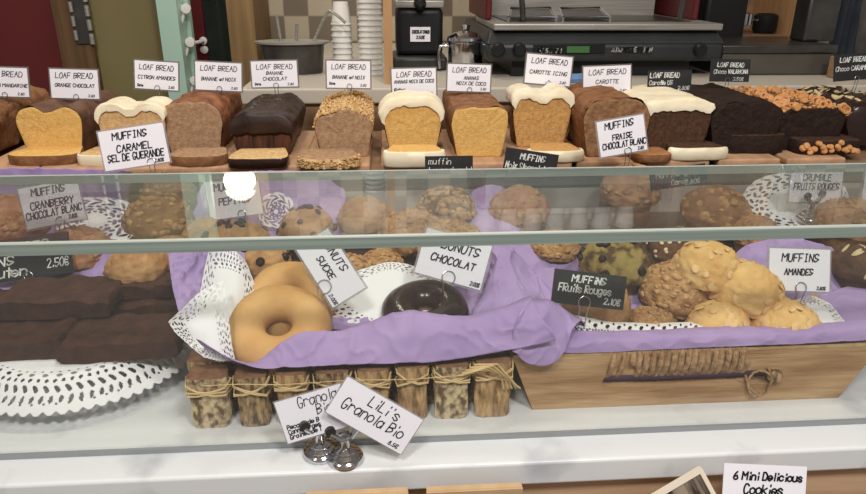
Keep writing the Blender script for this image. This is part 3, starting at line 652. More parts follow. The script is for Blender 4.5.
# right side
x0, x1 = PY(722, 60, 1.5).x, PY(833, 60, 1.5).x
t = thing('steel_waste_box', 'long grey steel box right of the espresso machine', 'box', ((x0 + x1) / 2, 1.5, ZC)); hwb = (x1 - x0) / 2; zt2 = PY(780, 45, 1.5).z - ZC
MB().box((-hwb, 0, 0), (hwb, .22, zt2 - .018)).build('body', mat('grey_painted_steel', (84, 80, 72), (72, 68, 62), rough=.4, scale=10), t, bevel=.004)
MB().box((-hwb - .004, -.004, zt2 - .018), (hwb + .004, .224, zt2)).build('rim', dark_steel, t, bevel=.003)
x0, x1 = PY(690, 20, 1.95).x, PY(800, 20, 1.95).x
t = thing('wooden_cabinet', 'open brown wooden cabinet behind the grey steel box', 'cabinet', ((x0 + x1) / 2 + .03, 1.98, ZC)); hc_ = (x1 - x0) / 2
MB().box((-hc_, .24, .0), (hc_, .26, .75)).build('back_board', tan_wood, t, smooth=0)
MB().box((-hc_, 0, .0), (hc_, .24, .045)).build('bottom_board', tan_wood, t, smooth=0)
MB().box((hc_ - .03, 0, .045), (hc_, .24, .75)).build('side_board', post_wood, t, smooth=0)
MB().box((-hc_, 0, .045), (-hc_ + .03, .24, .75)).build('side_board', tan_wood, t, smooth=0)
p = PY(694, 20, 1.8)
t = thing('coffee_grinder', 'black coffee grinder in the shadow right of the espresso machine', 'grinder', (p.x + .05, 1.81, ZC))
MB().box((-.055, -.08, 0), (.055, .08, .20)).build('body', black_pl, t, bevel=.012); MB().lathe([(.02, .2), (.05, .27), (.055, .34), (0, .345)], 20).build('hopper', dark_pl, t)
MB().lathe([(.014, 0), (.02, .004), (.02, .03), (.008, .034)], 16, Matrix.Translation((.075, -.03, .085))).build('dosing_spout', chrome, t)
MB().tube([(.05, -.03, .10), (.09, -.03, .10)], .008, 8).build('fork', dark_steel, t)
p = PY(766, 28, 2.05)
t = thing('portafilter', 'dark round portafilter head lying in the wooden cabinet', 'portafilter', (p.x, 2.06, ZC + .0455))
MB().lathe([(0, 0), (.028, 0), (.034, .01), (.034, .05), (.025, .056), (0, .05)], 20).build('head', black_pl, t); MB().tube([(-.03, 0, .035), (-.09, -.02, .04)], [.008, .011], 8).build('handle', chrome, t)
p = PY(822, 42, 1.56)
t = thing('utensil_jar', 'square steel utensil jar on the right of the grey box', 'jar', (p.x + .005, 1.60, ZC + zt2))
MB().box((-.045, -.03, 0), (.03, .03, .10)).build('body', dark_steel, t, bevel=.006)
for i, (a, b, s) in enumerate(((-.03, .19, 0), (-.015, .21, 0), (0, .18, 0), (.012, .2, 1))):
    mb = MB().tube([(a, 0, .02), (a * 1.5, -.01, .1), (a * 1.9, -.012, b)], .003, 6)
    if s: mb.tube([(a * 1.9 + .014 * math.cos(g), -.012, b + .02 + .022 * math.sin(g)) for g in [k * .523 for k in range(12)]], .005, 6, closed=True)
    else:
        for g in range(4): mb.tube([(a * 1.9, -.012, b - .05), (a * 1.9 + .012 * math.cos(g * .8), -.012 + .012 * math.sin(g * .8), b - .01), (a * 1.9, -.012, b + .03)], .0012, 5)
    tag(mb.build('slotted_spoon' if s else 'wire_whisk', chrome if s else wire_m, None, loc=(p.x + .005, 1.60, ZC + zt2)), ['steel whisk at the left of the utensil jar', 'tallest steel whisk in the utensil jar', 'short steel whisk in the middle of the utensil jar', 'looped spoon handle at the right of the utensil jar'][i], 'utensil')
def cloth(name, label, c, sx, sz, sy, m, seed, cat):
    mb = MB(); n = 22; vs = []; fs = []
    for i in range(n + 1):
        for j in range(n + 1):
            u, v = i / n - .5, j / n - .5; vs.append((u * sx * (1 + .2 * nz(v, 0, 0, 3, seed)), sy * (nz(u, v * .3, 0, 5, seed)), v * sz))
    for i in range(n):
        for j in range(n): fs.append((i * (n + 1) + j, i * (n + 1) + j + 1, (i + 1) * (n + 1) + j + 1, (i + 1) * (n + 1) + j))
    return tag(mb.add(vs, fs).build(name, m, None, smooth=60, solid=.003, loc=c), label, cat)
p = PY(846, 30, 1.72)  # cloth made up in place of an indistinct person's clothing
cloth('figure_cloth', 'dusky blue grey cloth standing in for a person at the far right edge', (p.x, 1.72, ZC + .13), .075, .25, .03, mat('dusky_blue_cloth', (48, 52, 62), (40, 44, 52), rough=.9, scale=20), 4, 'cloth')
p = PY(864, 30, 1.8)  # rounded sack shape made up for the rest of that person
t = thing('grey_figure_form', 'rounded grey form standing in for a person at the top right corner', 'bag', (p.x + .03, 1.8, ZC))
bm_ = MB().lathe([(0, 0), (.07, 0), (.085, .04), (.08, .13), (.05, .19), (.018, .215), (.03, .24), (0, .24)], 28); bm_.v = [(x * (1 + .15 * nz(x, y, z, 14, 3)), y * (1 + .15 * nz(x, y, z, 14, 5)), z) for x, y, z in bm_.v]
bm_.build('sack', mat('grey_fabric', (92, 86, 80), (76, 72, 68), rough=.9, scale=30), t); MB().tube([(.02 * math.cos(a), .02 * math.sin(a), .215) for a in [k * .5 for k in range(13)]], .004, 6).build('tie', dark_pl, t)
p = PY(840, 74, 1.45)
t = thing('small_carton', 'small brown carton in front of the blue grey cloth at right', 'carton', (p.x + .004, 1.45, ZC)); MB().box((-.022, -.02, 0), (.022, .02, .045)).build('box', tan_wood, t, bevel=.002); MB().box((-.008, -.021, .02), (.01, -.02, .036)).build('label', paper, t, smooth=0)
p = PY(576, 78, 1.42)
tt = MB(); tt.lathe([(0, 0), (.028, 0), (.032, .006), (.022, .014), (0, .016)], 24); tt.v = [(x * (1 + .4 * nz(x, y, z, 50, 2)), y * .7, z * (1 + .5 * nz(x, y, z, 60, 4))) for x, y, z in tt.v]
tag(tt.build('blue_cloth', mat('blue_cleaning_cloth', (104, 138, 180), (88, 120, 164), rough=.9, scale=60), None, loc=(p.x, 1.42, ZC)), 'crumpled blue cleaning cloth below the espresso machine', 'cloth')
# pendant lamp further back, seen mirrored in the glass top
d = ray(240, 184); d[2] = -d[2]; k = (4.2 - .7) / d[1]; o_ = np.array([PZ(240, 184, .202).x, PZ(240, 184, .202).y, .202]); lp = Vector(o_ + d * ((1.93 - o_[1]) / d[1]))
t = thing('wall_lamp', 'round glowing wall lamp above the door, mirrored in the glass', 'lamp', lp)
MB().lathe([(.045 * math.cos(a), .04 * math.sin(a)) for a in np.linspace(-1.57, 1.57, 15)], 32).build('lamp_globe', mat('lamp_glow', (255, 244, 222), emit=9), t)
MB().tube([(0, 0, .03), (0, .02, .06), (0, .09, .06)], .006, 8).build('lamp_arm', dark_steel, t)

# ================================================================== LOAF CAKES
def board(px, w, label, y1=1.29):
    p = PZ(px, 166, .132); t = MB().box((-w / 2, -.0, 0), (w / 2, y1 - 1.035, .0118)).build('wooden_board', board_m, None, smooth=0, bevel=.004, loc=(p.x, 1.035, .1202))
    return tag(t, label, 'board', 'boards under the loaf cakes')
for px, wd, lb in ((12, .10, 'beech board under the loaf cut by the left edge'), (72, .105, 'beech board under the heart shaped yellow loaf'), (137, .10, 'beech board under the first white iced loaf from the left'), (201, .105, 'beech board under the grey brown banana loaf'),
                   (268, .105, 'beech board under the loaf glazed all over in chocolate'), (336, .105, 'beech board under the nut covered loaf'), (416, .108, 'beech board under the yellow loaf with white icing'), (482, .10, 'beech board under the plain yellow loaf with brown crust'),
                   (545, .10, 'beech board under the crumbly carrot loaf with icing'), (614, .10, 'beech board under the uncut brown loaf'), (688, .105, 'beech board under the dark loaf with a white icing slab'), (764, .105, 'beech board under the plain dark chocolate loaf'), (836, .10, 'beech board under the hazelnut topped loaf')):
    board(px, wd, lb)
loaf('loaf_cake', 'yellow loaf with rough brown crust cut off by the left edge of the photo', -27, 153, 62, 48, .20, 'dome', brown_crust, yellow_crumb, seed=11, rough=.0025)
loaf('loaf_cake', 'loaf with a bright yellow heart shaped cut face', 56, 156, 62, 49, .19, 'heart', grey_crust, yellow_crumb, seed=12)
loaf('loaf_cake', 'pale loaf under thick white icing behind the caramel muffin card', 137, 156, 64, 50, .06, 'heart', brown_crust, pale_crumb, seed=13, icing=(.06, .94), icing_t=.005)
loaf('loaf_cake', 'grey brown banana loaf with an orange brown crust', 196, 154, 58, 50, .19, 'dome', orange_crust, grey_crumb, seed=14, rough=.002, top_bumps=.004)
t, W, H, prof, i0, n = loaf('loaf_cake', 'dark loaf glazed all over in shiny chocolate', 264, 156, 62, 42, .20, 'dome', satin_choc, mat('brown_ribbed_crust', (98, 58, 40), (52, 32, 24), rough=.7, scale=30, stretch=(6, 1, .6), bump=.6), seed=15, facename='ribbed_end')
up_ = [p for p in prof[i0 - 1:i0 + n + 1]]; k = len(up_)
vs = [((x + (x * .94 - x) * j / 7), -.0055 * math.sin(math.pi * (.08 + .80 * j / 7)) + .0012 * nz(x, z, j, 60, 2), z + ((.50 + .05 * nz(x, 0, 0, 70, 4)) * H - z) * j / 7 + .0012 * (j == 0)) for j in range(8) for x, z in up_]
MB().add(vs, [(j * k + i, j * k + i + 1, (j + 1) * k + i + 1, (j + 1) * k + i) for j in range(7) for i in range(k - 1)]).build('glaze_overhang', satin_choc, t, smooth=70, solid=.002)
t, W, H, prof, i0, n = loaf('loaf_cake', 'grey brown loaf coated in chopped golden nuts', 345, 157, 56, 44, .20, 'split', nut_m, grey_crumb, seed=16, rough=.0025)
mb = MB()
for q in range(620):
    i = i0 + random.randrange(1, n - 1); x, z = prof[i]; yy = random.random() * .19 - .002; s = random.uniform(.0015, .0034); v, f = lump(s=(s, s * .8, s * .7), seed=q)
    mb.add(v, f, Matrix.Translation((x * 1.04, yy, z * 1.03)) @ Euler((random.uniform(0, 6), random.uniform(0, 6), 0)).to_matrix().to_4x4())
tag(mb.build('chopped_nut_coating', nut_m, t, smooth=60), kind='stuff')
loaf('loaf_cake', 'yellow loaf with a smooth dome of white icing', 413, 151, 57, 47, .055, 'dome', brown_crust, yellow_crumb, seed=17, icing=(.02, .98), icing_t=.008)
loaf('loaf_cake', 'plain bright yellow loaf with a thin brown crust', 479, 157, 55, 48, .21, 'flat', brown_crust, yellow_crumb, seed=18)
loaf('loaf_cake', 'crumbly tan carrot loaf with white icing and a rough cut face', 540, 147, 58, 53, .055, 'heart', brown_crust, carrot_crumb, seed=19, icing=(.10, .92), icing_t=.006, rough=.0035)
loaf('loaf_cake', 'brown loaf behind the tilted white strawberry muffin card', 613, 157, 66, 56, .18, 'dome', brown_crust, mat('tan_loaf_end', (154, 116, 82), (124, 88, 60), rough=.8, scale=90, bump=.6, bscale=140), seed=20, rough=.002, facename='cut_face', top_bumps=.003)
loaf('loaf_cake', 'dark crumbly loaf under a flat slab of white icing', 674, 154, 64, 46, .15, 'flat', dkbrown_crumb, dkbrown_crumb, seed=21, icing=(.12, .88), icing_t=.007, rough=.004)
loaf('loaf_cake', 'plain matt dark chocolate loaf left of the hazelnut loaf', 741, 153, 72, 50, .20, 'dome', dk_crust, dk_crust, seed=22, rough=.002)
t, W, H, prof, i0, n = loaf('loaf_cake', 'dark chocolate loaf topped with golden roasted hazelnut halves', 806, 150, 68, 40, .20, 'flat', choc_glaze, dk_crust, seed=23, rough=.0015)
for q in range(96):
    for _ in range(9):
        i = i0 + random.randrange(3, n - 3); x, z = prof[i]; yy = -.004 + .2 * (q + random.random()) / 96
        if z > .72 * H: break
    nr = Vector((x * .5, -.6 if yy < .01 else -.1, z - .5 * H + .01)); put(HZR if q % 3 else HZD, 'hazelnut_half', t, (x * 1.01, yy, z + .003 + .002 * random.random()), nr + Vector((random.uniform(-.02, .02), random.uniform(-.02, .02), 0)), s=random.uniform(1.1, 1.5))
mb = MB()
for q in range(420):
    i = i0 + random.randrange(2, n - 2); x, z = prof[i]; s = random.uniform(.002, .0042); v, f = lump(s=(s, s * .8, s * .7), seed=q)
    if z > .70 * H: mb.add(v, f, Matrix.Translation((x * 1.02, random.random() * .2 - .003, z + .001)))
tag(mb.build('chopped_hazelnuts', hazel_m, t, smooth=60), kind='stuff')
t, W, H, prof, i0, n = loaf('loaf_cake', 'glossy dark chocolate loaf strewn with pale almond slivers at the right edge', 871, 146, 66, 42, .19, 'dome', choc_glaze, choc_glaze, seed=24, whole=True)
for q in range(64):
    i = i0 + random.randrange(5, n - 5); x, z = prof[i]; yy = random.uniform(0.005, .18) if q % 3 else random.uniform(.10, .18); nr = Vector((x, 0, z - .4 * H)); put(SLV, 'almond_sliver', t, (x * 1.02, yy, z * 1.02 + .0005), nr + Vector((random.uniform(-.02, .02), random.uniform(-.02, .02), 0)))
# slices lying on the boards
cake_slice('yellow slice with a thin brown rim lying before the heart shaped loaf', 40, 166, 70, 'dome', brown_crust, yellow_crumb, seed=31, ar=.6)
cake_slice('slice with a thick white iced rim half behind the caramel muffin card', 104, 166, 54, 'dome', icing_m, pale_crumb, icing=(0, 1, .003), seed=32, ar=.75, rimname='iced_rim')
cake_slice('grey brown slice with a brown rim before the banana loaf', 196, 167, 58, 'dome', brown_crust, grey_crumb, seed=33, ar=.7)
cake_slice('beige slice with a dark chocolate rim before the glazed loaf', 257, 169, 60, 'flat', choc_glaze, pale_crumb, seed=34, ar=.75)
t, W, H, P, T, i0, n = cake_slice('slice with chopped nuts round its rim', 328, 169, 60, 'dome', nut_m, grey_crumb, seed=35, ar=.75)
mb = MB()
for q in range(260):
    x, yv = P[i0 + random.randrange(0, n)]; s = random.uniform(.0015, .0034); v, f = lump(s=(s, s * .8, s * .8), seed=q); mb.add(v, f, Matrix.Translation((x * 1.02, (yv - H / 2) * 1.03 + H / 2, random.random() * T)))
tag(mb.build('chopped_nut_rim', nut_m, t, smooth=60), kind='stuff')
cake_slice('thick pale yellow slice with white icing before the domed iced loaf', 415, 167, 57, 'flat', brown_crust, yellow_crumb, icing=(0, 1, .006), seed=36, ar=.6, T=.022)
cake_slice('tan slice with a creamy iced rim before the carrot loaf', 557, 162, 52, 'flat', brown_crust, carrot_crumb, icing=(0, 1, .005), seed=37, ar=.75, T=.016)
cake_slice('dark slice with a thick band of white icing before the icing slab loaf', 699, 160, 56, 'flat', dkbrown_crumb, dkbrown_crumb, icing=(.05, .95, .006), seed=38, ar=.65, T=.018)
cake_slice('thick dark chocolate slice before the plain chocolate loaf', 757, 154, 60, 'flat', dk_crust, dk_top, seed=39, ar=.62, T=.030)
t, W, H, P, T, i0, n = cake_slice('dark slice edged with hazelnuts at the right end of the shelf', 830, 155, 68, 'flat', dk_crust, dk_top, seed=40, ar=.8, T=.022)
for q in range(22):
    tx = (q / 21 - .5) * .86 * W; yv = min(P[i0:i0 + n], key=lambda p_: abs(p_[0] - tx))[1]; x = tx; put(HZD, 'hazelnut_half', t, (x + random.uniform(-.003, .003), yv - .001 - .002 * random.random(), T * random.uniform(.2, .95)), (x * .3 + random.uniform(-.02, .02), -.05, .02), s=random.uniform(.7, 1.1))
cake_slice('brown wedge of slice beside the strawberry muffin card', 655, 163, 40, 'dome', brown_crust, mat('tan_slice', (176, 126, 82), (150, 102, 62), rough=.8, scale=120, bump=.5), seed=41, ar=.9, T=.012)

# ------------------------------------------------------------------ cards behind the loaves
LB = ('LOAF BREAD', .5, .30, .18, .78)
g_ = 'price cards above the loaf cakes'
def lcard(px, py, wpx, hpx, roll, l2, label, price='2,80', dark=False, extra=None, y=1.2):
    ls_ = [LB] + l2 + ([extra] if extra else [])
    return card(px, py, y, wpx, hpx, roll, ls_, label, dark, g_, lean=10, stem=.025, thick=.024, border=.0025 if not dark else 0, price=(price, .84, .94, .08, .13), inkm=soft_ink, cx=.02, ringr=.0042)
lcard(3, 82, 48, 28, 2, [('CITRON MANDARINE', .55, .66, .11, .86)], 'white loaf card cut by the left edge of the photo')
lcard(74.5, 84, 46, 28, 2, [('ORANGE CHOCOLAT', .5, .60, .11, .82)], 'white loaf card reading orange chocolat')
lcard(156.5, 75.5, 42, 27, 4, [('CITRON AMANDES', .5, .64, .12, .86), ('Sans', .12, .92, .09, .13)], 'white loaf card reading citron amandes')
lcard(218.5, 76.5, 45, 27, 3, [('BANANE et NOIX', .5, .66, .12, .74)], 'white loaf card reading banane et noix left of the steel container')
lcard(274.5, 74, 45, 25, -1, [('BANANE', .5, .52, .12, .36), ('CHOCOLAT', .5, .74, .12, .52), ('Sans', .12, .92, .09, .13)], 'white loaf card reading banane chocolat')
lcard(348.5, 74.5, 43, 26, 1, [('BANANE et NOIX', .5, .66, .12, .74), ('Sans', .12, .88, .09, .13)], 'white loaf card reading banane et noix above the nut covered loaf')
lcard(414, 82.5, 44, 27, -1, [('ANANAS NOIX DE COCO', .5, .52, .11, .9), ('(Entier)', .16, .80, .10, .24)], 'white loaf card reading ananas noix de coco above the domed iced loaf')
lcard(469, 78, 43, 26, 2, [('ANANAS', .55, .56, .12, .34), ('NOIX DE COCO', .55, .76, .12, .68)], 'white loaf card reading ananas noix de coco on two lines above the plain yellow loaf')
lcard(548.5, 70, 46, 28, 5, [('CAROTTE ICING', .5, .66, .12, .82)], 'white loaf card reading carotte icing')
lcard(607, 80, 48, 27, -2, [('CAROTTE', .5, .62, .13, .48)], 'white loaf card reading carotte')
card(669.5, 82, 1.2, 45, 23, -1, [('LOAF BREAD', .38, .30, .2, .66), ('Carotte US', .3, .60, .17, .52)], 'black loaf card reading Carotte US with chalk lettering', True, g_, lean=10, thick=.036, border=0, price=('2,80\u20ac', .82, .84, .15, .26), cx=.02, ringr=.0042)
card(730, 70.5, 1.2, 41, 22, 1, [('LOAF BREAD', .5, .34, .18, .66), ('Choco VALRHONA', .52, .64, .17, .86)], 'black loaf card above the hazelnut loaf', True, g_, lean=10, thick=.034, border=0, price=('3,50\u20ac', .72, .94, .14, .26), cx=-.05, ringr=.0042)
card(853, 67, 1.2, 40, 26, -4, [('LOAF BREAD', .5, .30, .17, .7), ('Choco CARAMEL', .5, .62, .16, .9)], 'black loaf card cut by the right edge of the photo', True, g_, lean=10, thick=.034, border=0, cx=.1, ringr=.0042)

# ================================================================== SECOND ROW: muffins on the riser
sheet('tissue_paper', 'lilac tissue standing behind the cranberry muffin card at left', PV([[(-40, 168, .985), (30, 168, .985), (80, 169, .985), (132, 171, .985)], [(-40, 205, .98), (30, 206, .98), (80, 208, .98), (128, 205, .98)], [(-40, 250, .93), (30, 250, .93), (80, 246, .93), (120, 240, .93)]]), seed=3, amp=.004)
ctrl_doily('paper_doily', 'white paper doily strip under the muffins left of the caramel pile', [[(55, 198, .975), (95, 197, .975), (138, 198, .975)], [(55, 220, .90), (95, 220, .90), (138, 220, .90)], [(55, 246, .84), (95, 246, .84), (138, 246, .84)]], N=14)
sheet('tissue_paper', 'lilac tissue round the muffins below the shelf lip at centre left', PV([[(205, 180, 1.0), (250, 172, 1.0), (310, 172, 1.0), (345, 190, .99)], [(190, 215, .95), (250, 212, .95), (310, 212, .95), (345, 214, .95)], [(190, 255, .87), (250, 250, .87), (310, 248, .87), (345, 248, .87)]]), seed=5, amp=.005)
sheet('tissue_paper', 'lilac tissue rising between the crumble muffins and the glare at centre', PV([[(440, 250, .86), (468, 215, .92), (474, 190, .96), (500, 186, .97), (512, 200, .96), (530, 240, .9)], [(430, 275, .80), (460, 255, .84), (478, 235, .87), (505, 228, .87), (525, 240, .85), (545, 262, .82)], [(425, 300, .765), (458, 290, .765), (480, 285, .765), (505, 280, .765), (530, 280, .765), (560, 285, .765)]]), seed=6, amp=.004)
sheet('tissue_paper', 'lilac tissue fold in front of the green chocolate chip muffin', PV([[(485, 240, .80), (520, 238, .80), (560, 250, .79), (600, 262, .775)], [(500, 262, .77), (530, 262, .77), (570, 268, .765), (605, 270, .76)], [(520, 284, .75), (550, 286, .75), (580, 286, .75), (610, 284, .75)]]), seed=8, amp=.003)
ctrl_doily('paper_doily', 'white paper doily behind the crumble dessert card at right', [[(745, 176, .985), (795, 172, .985), (850, 176, .985)], [(740, 204, .90), (795, 204, .90), (850, 204, .90)], [(735, 232, .84), (795, 234, .84), (850, 232, .84)]], N=24)
ctrl_doily('paper_doily', 'small white doily corner beside the glare on the glass', [[(258, 196, .96), (276, 192, .96), (295, 196, .96)], [(258, 212, .92), (276, 212, .92), (295, 212, .92)], [(258, 226, .9), (276, 228, .9), (295, 226, .9)]], N=9, nr=40, nt=160)
ZR = .053
for a in ((8, 218, 78, 'pink', 'pinkish muffin cut by the left edge below the cranberry card'), (78, 245, 66, 'pink', 'pink crumbed muffin below the cranberry muffin card'),
          (137, 262, 62, 'tan', 'tan muffin just behind the brownies under the glass edge'), (158, 212, 66, 'brown', 'large caramel brown muffin behind the pane glare at left'), (171, 250, 52, 'tan', 'brown muffin right of the tan one behind the brownies'),
          (236, 240, 70, 'chip', 'chocolate chip muffin under the glare spot'), (208, 232, 52, 'tan', 'tan muffin left of the glare spot'), (308, 222, 56, 'chip', 'golden brown chip muffin left of the sugar donut card'), (265, 258, 54, 'chip', 'chocolate chip muffin peeping between the doily and the sugar donuts'),
          (366, 212, 54, 'tan', 'tall tan muffin where the cups are mirrored'), (345, 268, 50, 'streusel', 'chopped nut muffin right of the sugar donut card'), (380, 262, 46, 'streusel', 'chopped nut muffin beneath the band of the glass edge'),
          (412, 228, 66, 'streusel', 'crumble topped muffin left of the centre pile'), (450, 240, 72, 'streusel', 'largest crumble topped muffin behind the chocolate donut card'), (446, 204, 60, 'dark', 'dark crumble muffin at the back of the centre pile'),
          (520, 204, 62, 'pink', 'round muffin under the bright mirrored cups'), (552, 244, 50, 'streusel', 'pale crumb muffin left of the green one'), (614, 256, 74, 'green', 'green tinged muffin with chocolate chips'),
          (676, 244, 62, 'seed', 'brown muffin sprinkled with pale oat bits'), (714, 204, 68, 'brown', 'big round brown muffin below the black card with chalk letters'), (756, 230, 50, 'pink', 'pinkish muffin just right of the big round brown one'),
          (850, 216, 64, 'pink', 'pink brown crumble beside the crumble dessert card'), (862, 262, 60, 'darkalm', 'dark muffin covered in almond slivers at the right edge'), (875, 226, 46, 'dark', 'dark crumble muffin under the glass at the far right')):
    muffin(a[0], a[1], a[2], ZR, a[4], a[3], tilt=(random.uniform(-6, 6), random.uniform(-6, 6)))
muffin(166, 176, 56, ZR, 'brown caramel muffin whose top peeps over the back edge of the glass', 'brown', hc=1.6, squash=1.3)
muffin(632, 170, 60, ZR, 'pale flaked muffin whose top peeps over the glass below the strawberry card', 'pink', hc=1.5, squash=1.25)
g2 = 'muffin cards rising above the glass'
card(134, 147, .92, 64, 39, -8, [('MUFFINS', .46, .26, .17, .52), ('CARAMEL', .5, .58, .17, .54), ('SEL DE GUERANDE', .5, .80, .17, .86)], 'white card reading muffins caramel sel de guerande', group=g2, price=('2,80\u20ac', .84, .96, .08, .14), cx=.22, lean=16, stem=.03)
card(52, 204, .80, 58, 41, -10, [('MUFFINS', .48, .24, .17, .56), ('CRANBERRY', .5, .56, .17, .72), ('CHOCOLAT BLANC', .5, .78, .16, .94)], 'white card reading muffins cranberry chocolat blanc under the glass', group=g2, price=('2,80\u20ac', .80, .92, .09, .14), cx=.08, lean=18)
card(234, 197, .89, 52, 40, -7, [('MUFFINS', .45, .3, .17, .6), ('PEPITES', .5, .66, .17, .6)], 'white card under the lamp glare on the glass, its lettering painted in washed-out grey', group=g2, cx=.1, lean=18, inkm=grey_ink)  # lettering inked grey to paint in the wash of the glare
card(449, 167, .965, 48, 22, 0, [('muffin', .3, .36, .26, .46), ('banane chocolat', .52, .76, .26, .88)], 'low black card reading muffin in front of the domed iced loaf slice', True, group=g2, lean=10, stem=.03, border=0, ring=False)
card(530, 167, .965, 54, 32, 9, [('MUFFINS', .52, .30, .18, .46), ('Noix Stracciatella', .5, .62, .20, .92)], 'tilted black card in front of the carrot loaf slice', True, group=g2, lean=10, stem=.03, border=0, ring=False)
card(622, 136, .96, 48, 35, -9, [('MUFFINS', .46, .25, .18, .6), ('FRAISE', .5, .58, .15, .42), ('CHOCOLAT BLANC', .52, .80, .16, .92)], 'white card reading muffins fraise chocolat blanc', group=g2, price=('2,80', .86, .96, .08, .12), cx=.08, lean=14, stem=.03)
card(678, 177, .83, 58, 20, -7, [('MUFFINS', .32, .44, .28, .42), ('& Noix', .78, .50, .28, .34), ('Carot', .50, .86, .24, .26), ('2,80\u20ac', .74, .92, .22, .26)], 'black chalk card under the glass above the big round brown muffin', True, group=g2, lean=16, border=0, ring=False)
card(816, 186, .87, 54, 33, 2, [('CRUMBLE', .5, .34, .19, .54), ('FRUITS ROUGES', .5, .62, .19, .86)], 'white card reading crumble fruits rouges on a chrome stand', group=g2, price=('2,80', .85, .95, .08, .12), ring=False, lean=14)
card(876, 186, .87, 26, 34, 3, [('TARTE', .5, .4, .15, .6)], 'white card edge cut off at the right below the shelf', group=g2, ring=False, lean=14)
def holder(p, label, s=1.0, group='chrome card holders'):
    t = thing('card_holder', label, 'card holder', p, (0, 0, R(20)), group)
    MB().lathe([(0, 0), (.0135 * s, 0), (.0142 * s, .002 * s), (.0135 * s, .004 * s), (.0112 * s, .005 * s), (.0114 * s, .007 * s), (.0085 * s, .0085 * s), (.0086 * s, .0105 * s), (.004 * s, .013 * s), (.0034 * s, .019 * s), (.0048 * s, .024 * s), (0, .025 * s)], 28).build('base', chrome, t)
    MB().tube([(-.012 * s, -.002, .029 * s), (-.004 * s, -.003, .022 * s), (.004 * s, -.003, .022 * s), (.012 * s, -.002, .03 * s)], .0022 * s, 8).build('spring_clip', chrome, t)
    for sg_ in (-1, 1): MB().lathe([(0, -.002), (.0042 * s, -.002), (.0042 * s, .002), (0, .002)], 14, Matrix.Translation((sg_ * .0115 * s, -.002, .031 * s)) @ Matrix.Rotation(R(90), 4, 'X')).build('clip_end', dark_steel, t)
    return t
p = PZ(808, 221, .088); holder((p.x, p.y, p.z), 'chrome card holder carrying the crumble dessert card', 1.25)

# ================================================================== FRONT ROW
# brownies on a doily over a cake stand
bc0 = Vector((-.335, .674, 0))
t = thing('cake_stand', 'low white cake stand half hidden under the brownie doily', 'cake stand', (bc0.x, bc0.y, .0005)); MB().lathe([(0, 0), (.05, 0), (.048, .004), (.014, .01), (.013, .03), (.06, .036), (.076, .038), (.076, .0418), (0, .0425)], 40).build('plate', white_cer, t)
def bd(a, b):
    r = math.hypot(a, b); x, y = bc0.x + a * .122 - .0, bc0.y + b * .112; z = .0445 if r < .72 else .0445 - .026 * ((r - .72) / .28) ** 1.3
    return Vector((x, y, z))
doily('paper_doily', 'large white lace doily under the brownies', bd, N=64, nr=110, nt=640, amp=.001)
def brownie(px, py, zb, wpx, D, Hh, label, yaw=0, seed=1, m=None):
    C = PZ(px, py, zb); W_ = wpx * depth(C) / F
    bm = bmesh.new(); bmesh.ops.create_grid(bm, x_segments=2, y_segments=2); bm.clear()
    mb = MB(); nx, ny, nzz = 26, 14, 5; idx = {}; vs = []; fs = []
    def vid(i, j, k):
        if (i, j, k) not in idx:
            x, y, z = (i / nx - .5) * W_, j / ny * D, k / nzz * Hh; e = .003
            x += -e * (1 if i == nx else -1 if i == 0 else 0) * (k in (0, nzz)); q = nz(x, y, z, 45, seed) * .0034 + nz(x, y, z, 150, seed) * .0014
            idx[(i, j, k)] = len(vs); vs.append((x + q, y + nz(y, x, z, 60, seed + 4) * .0018, z + (q * 1.3 + .002 * nz(x, y, 0, 25, seed) if k == nzz else 0)))
        return idx[(i, j, k)]
    for i in range(nx):
        for j in range(ny):
            for k in (0, nzz): fs.append((vid(i, j, k), vid(i + 1, j, k), vid(i + 1, j + 1, k), vid(i, j + 1, k)))
    for i in range(nx):
        for k in range(nzz):
            for j in (0, ny): fs.append((vid(i, j, k), vid(i + 1, j, k), vid(i + 1, j, k + 1), vid(i, j, k + 1)))
    for j in range(ny):
        for k in range(nzz):
            for i in (0, nx): fs.append((vid(i, j, k), vid(i, j + 1, k), vid(i, j + 1, k + 1), vid(i, j, k + 1)))
    bm.free()
    o = mb.add(vs, fs).build('brownie', brownie_m, None, smooth=50, loc=C); o.rotation_euler = (0, 0, R(yaw))
    return tag(o, label, 'brownie', 'brownies on the doily')
zb = .046
brownie(3, 361, zb, 114, .066, .019, 'brownie at front left of the pile, cut by the photo edge', 1, 1)
brownie(120, 361, zb, 115, .066, .019, 'brownie at front right of the pile beside the lace edge', 3, 2)
brownie(2, 326, zb, 110, .060, .019, 'brownie hidden at the bottom left of the back row', 1, 6)
brownie(136, 322, zb, 92, .058, .019, 'brownie in the bottom of the back row at right', 2, 3)
brownie(52, 319, zb + .021, 112, .068, .019, 'topmost brownie at left lying across the pile', 1, 4)
brownie(143, 299, zb + .021, 78, .05, .017, 'smaller brownie on top at the back right of the pile', 2, 5)
sheet('tissue_paper', 'lilac tissue between the brownies and the black card with the 2,50 price', PV([[(-30, 262, .785), (30, 262, .785), (70, 256, .785), (112, 248, .785)], [(-30, 278, .765), (30, 278, .765), (72, 276, .765), (118, 278, .765)], [(-30, 296, .745), (30, 296, .745), (75, 296, .745), (124, 296, .745)]]), seed=31, amp=.003)
card(18, 259, .755, 104, 42, -7, [('BROWNIES', .46, .34, .2, .66), ('SANS', .30, .62, .2, .3), ('Gluten', .36, .90, .22, .4)], 'black card with a chalk price of 2,50 above the brownies', True, lean=22, stem=.025, border=0, price=('2,50\u20ac', .86, .80, .2, .2), cx=.08, thick=.036)

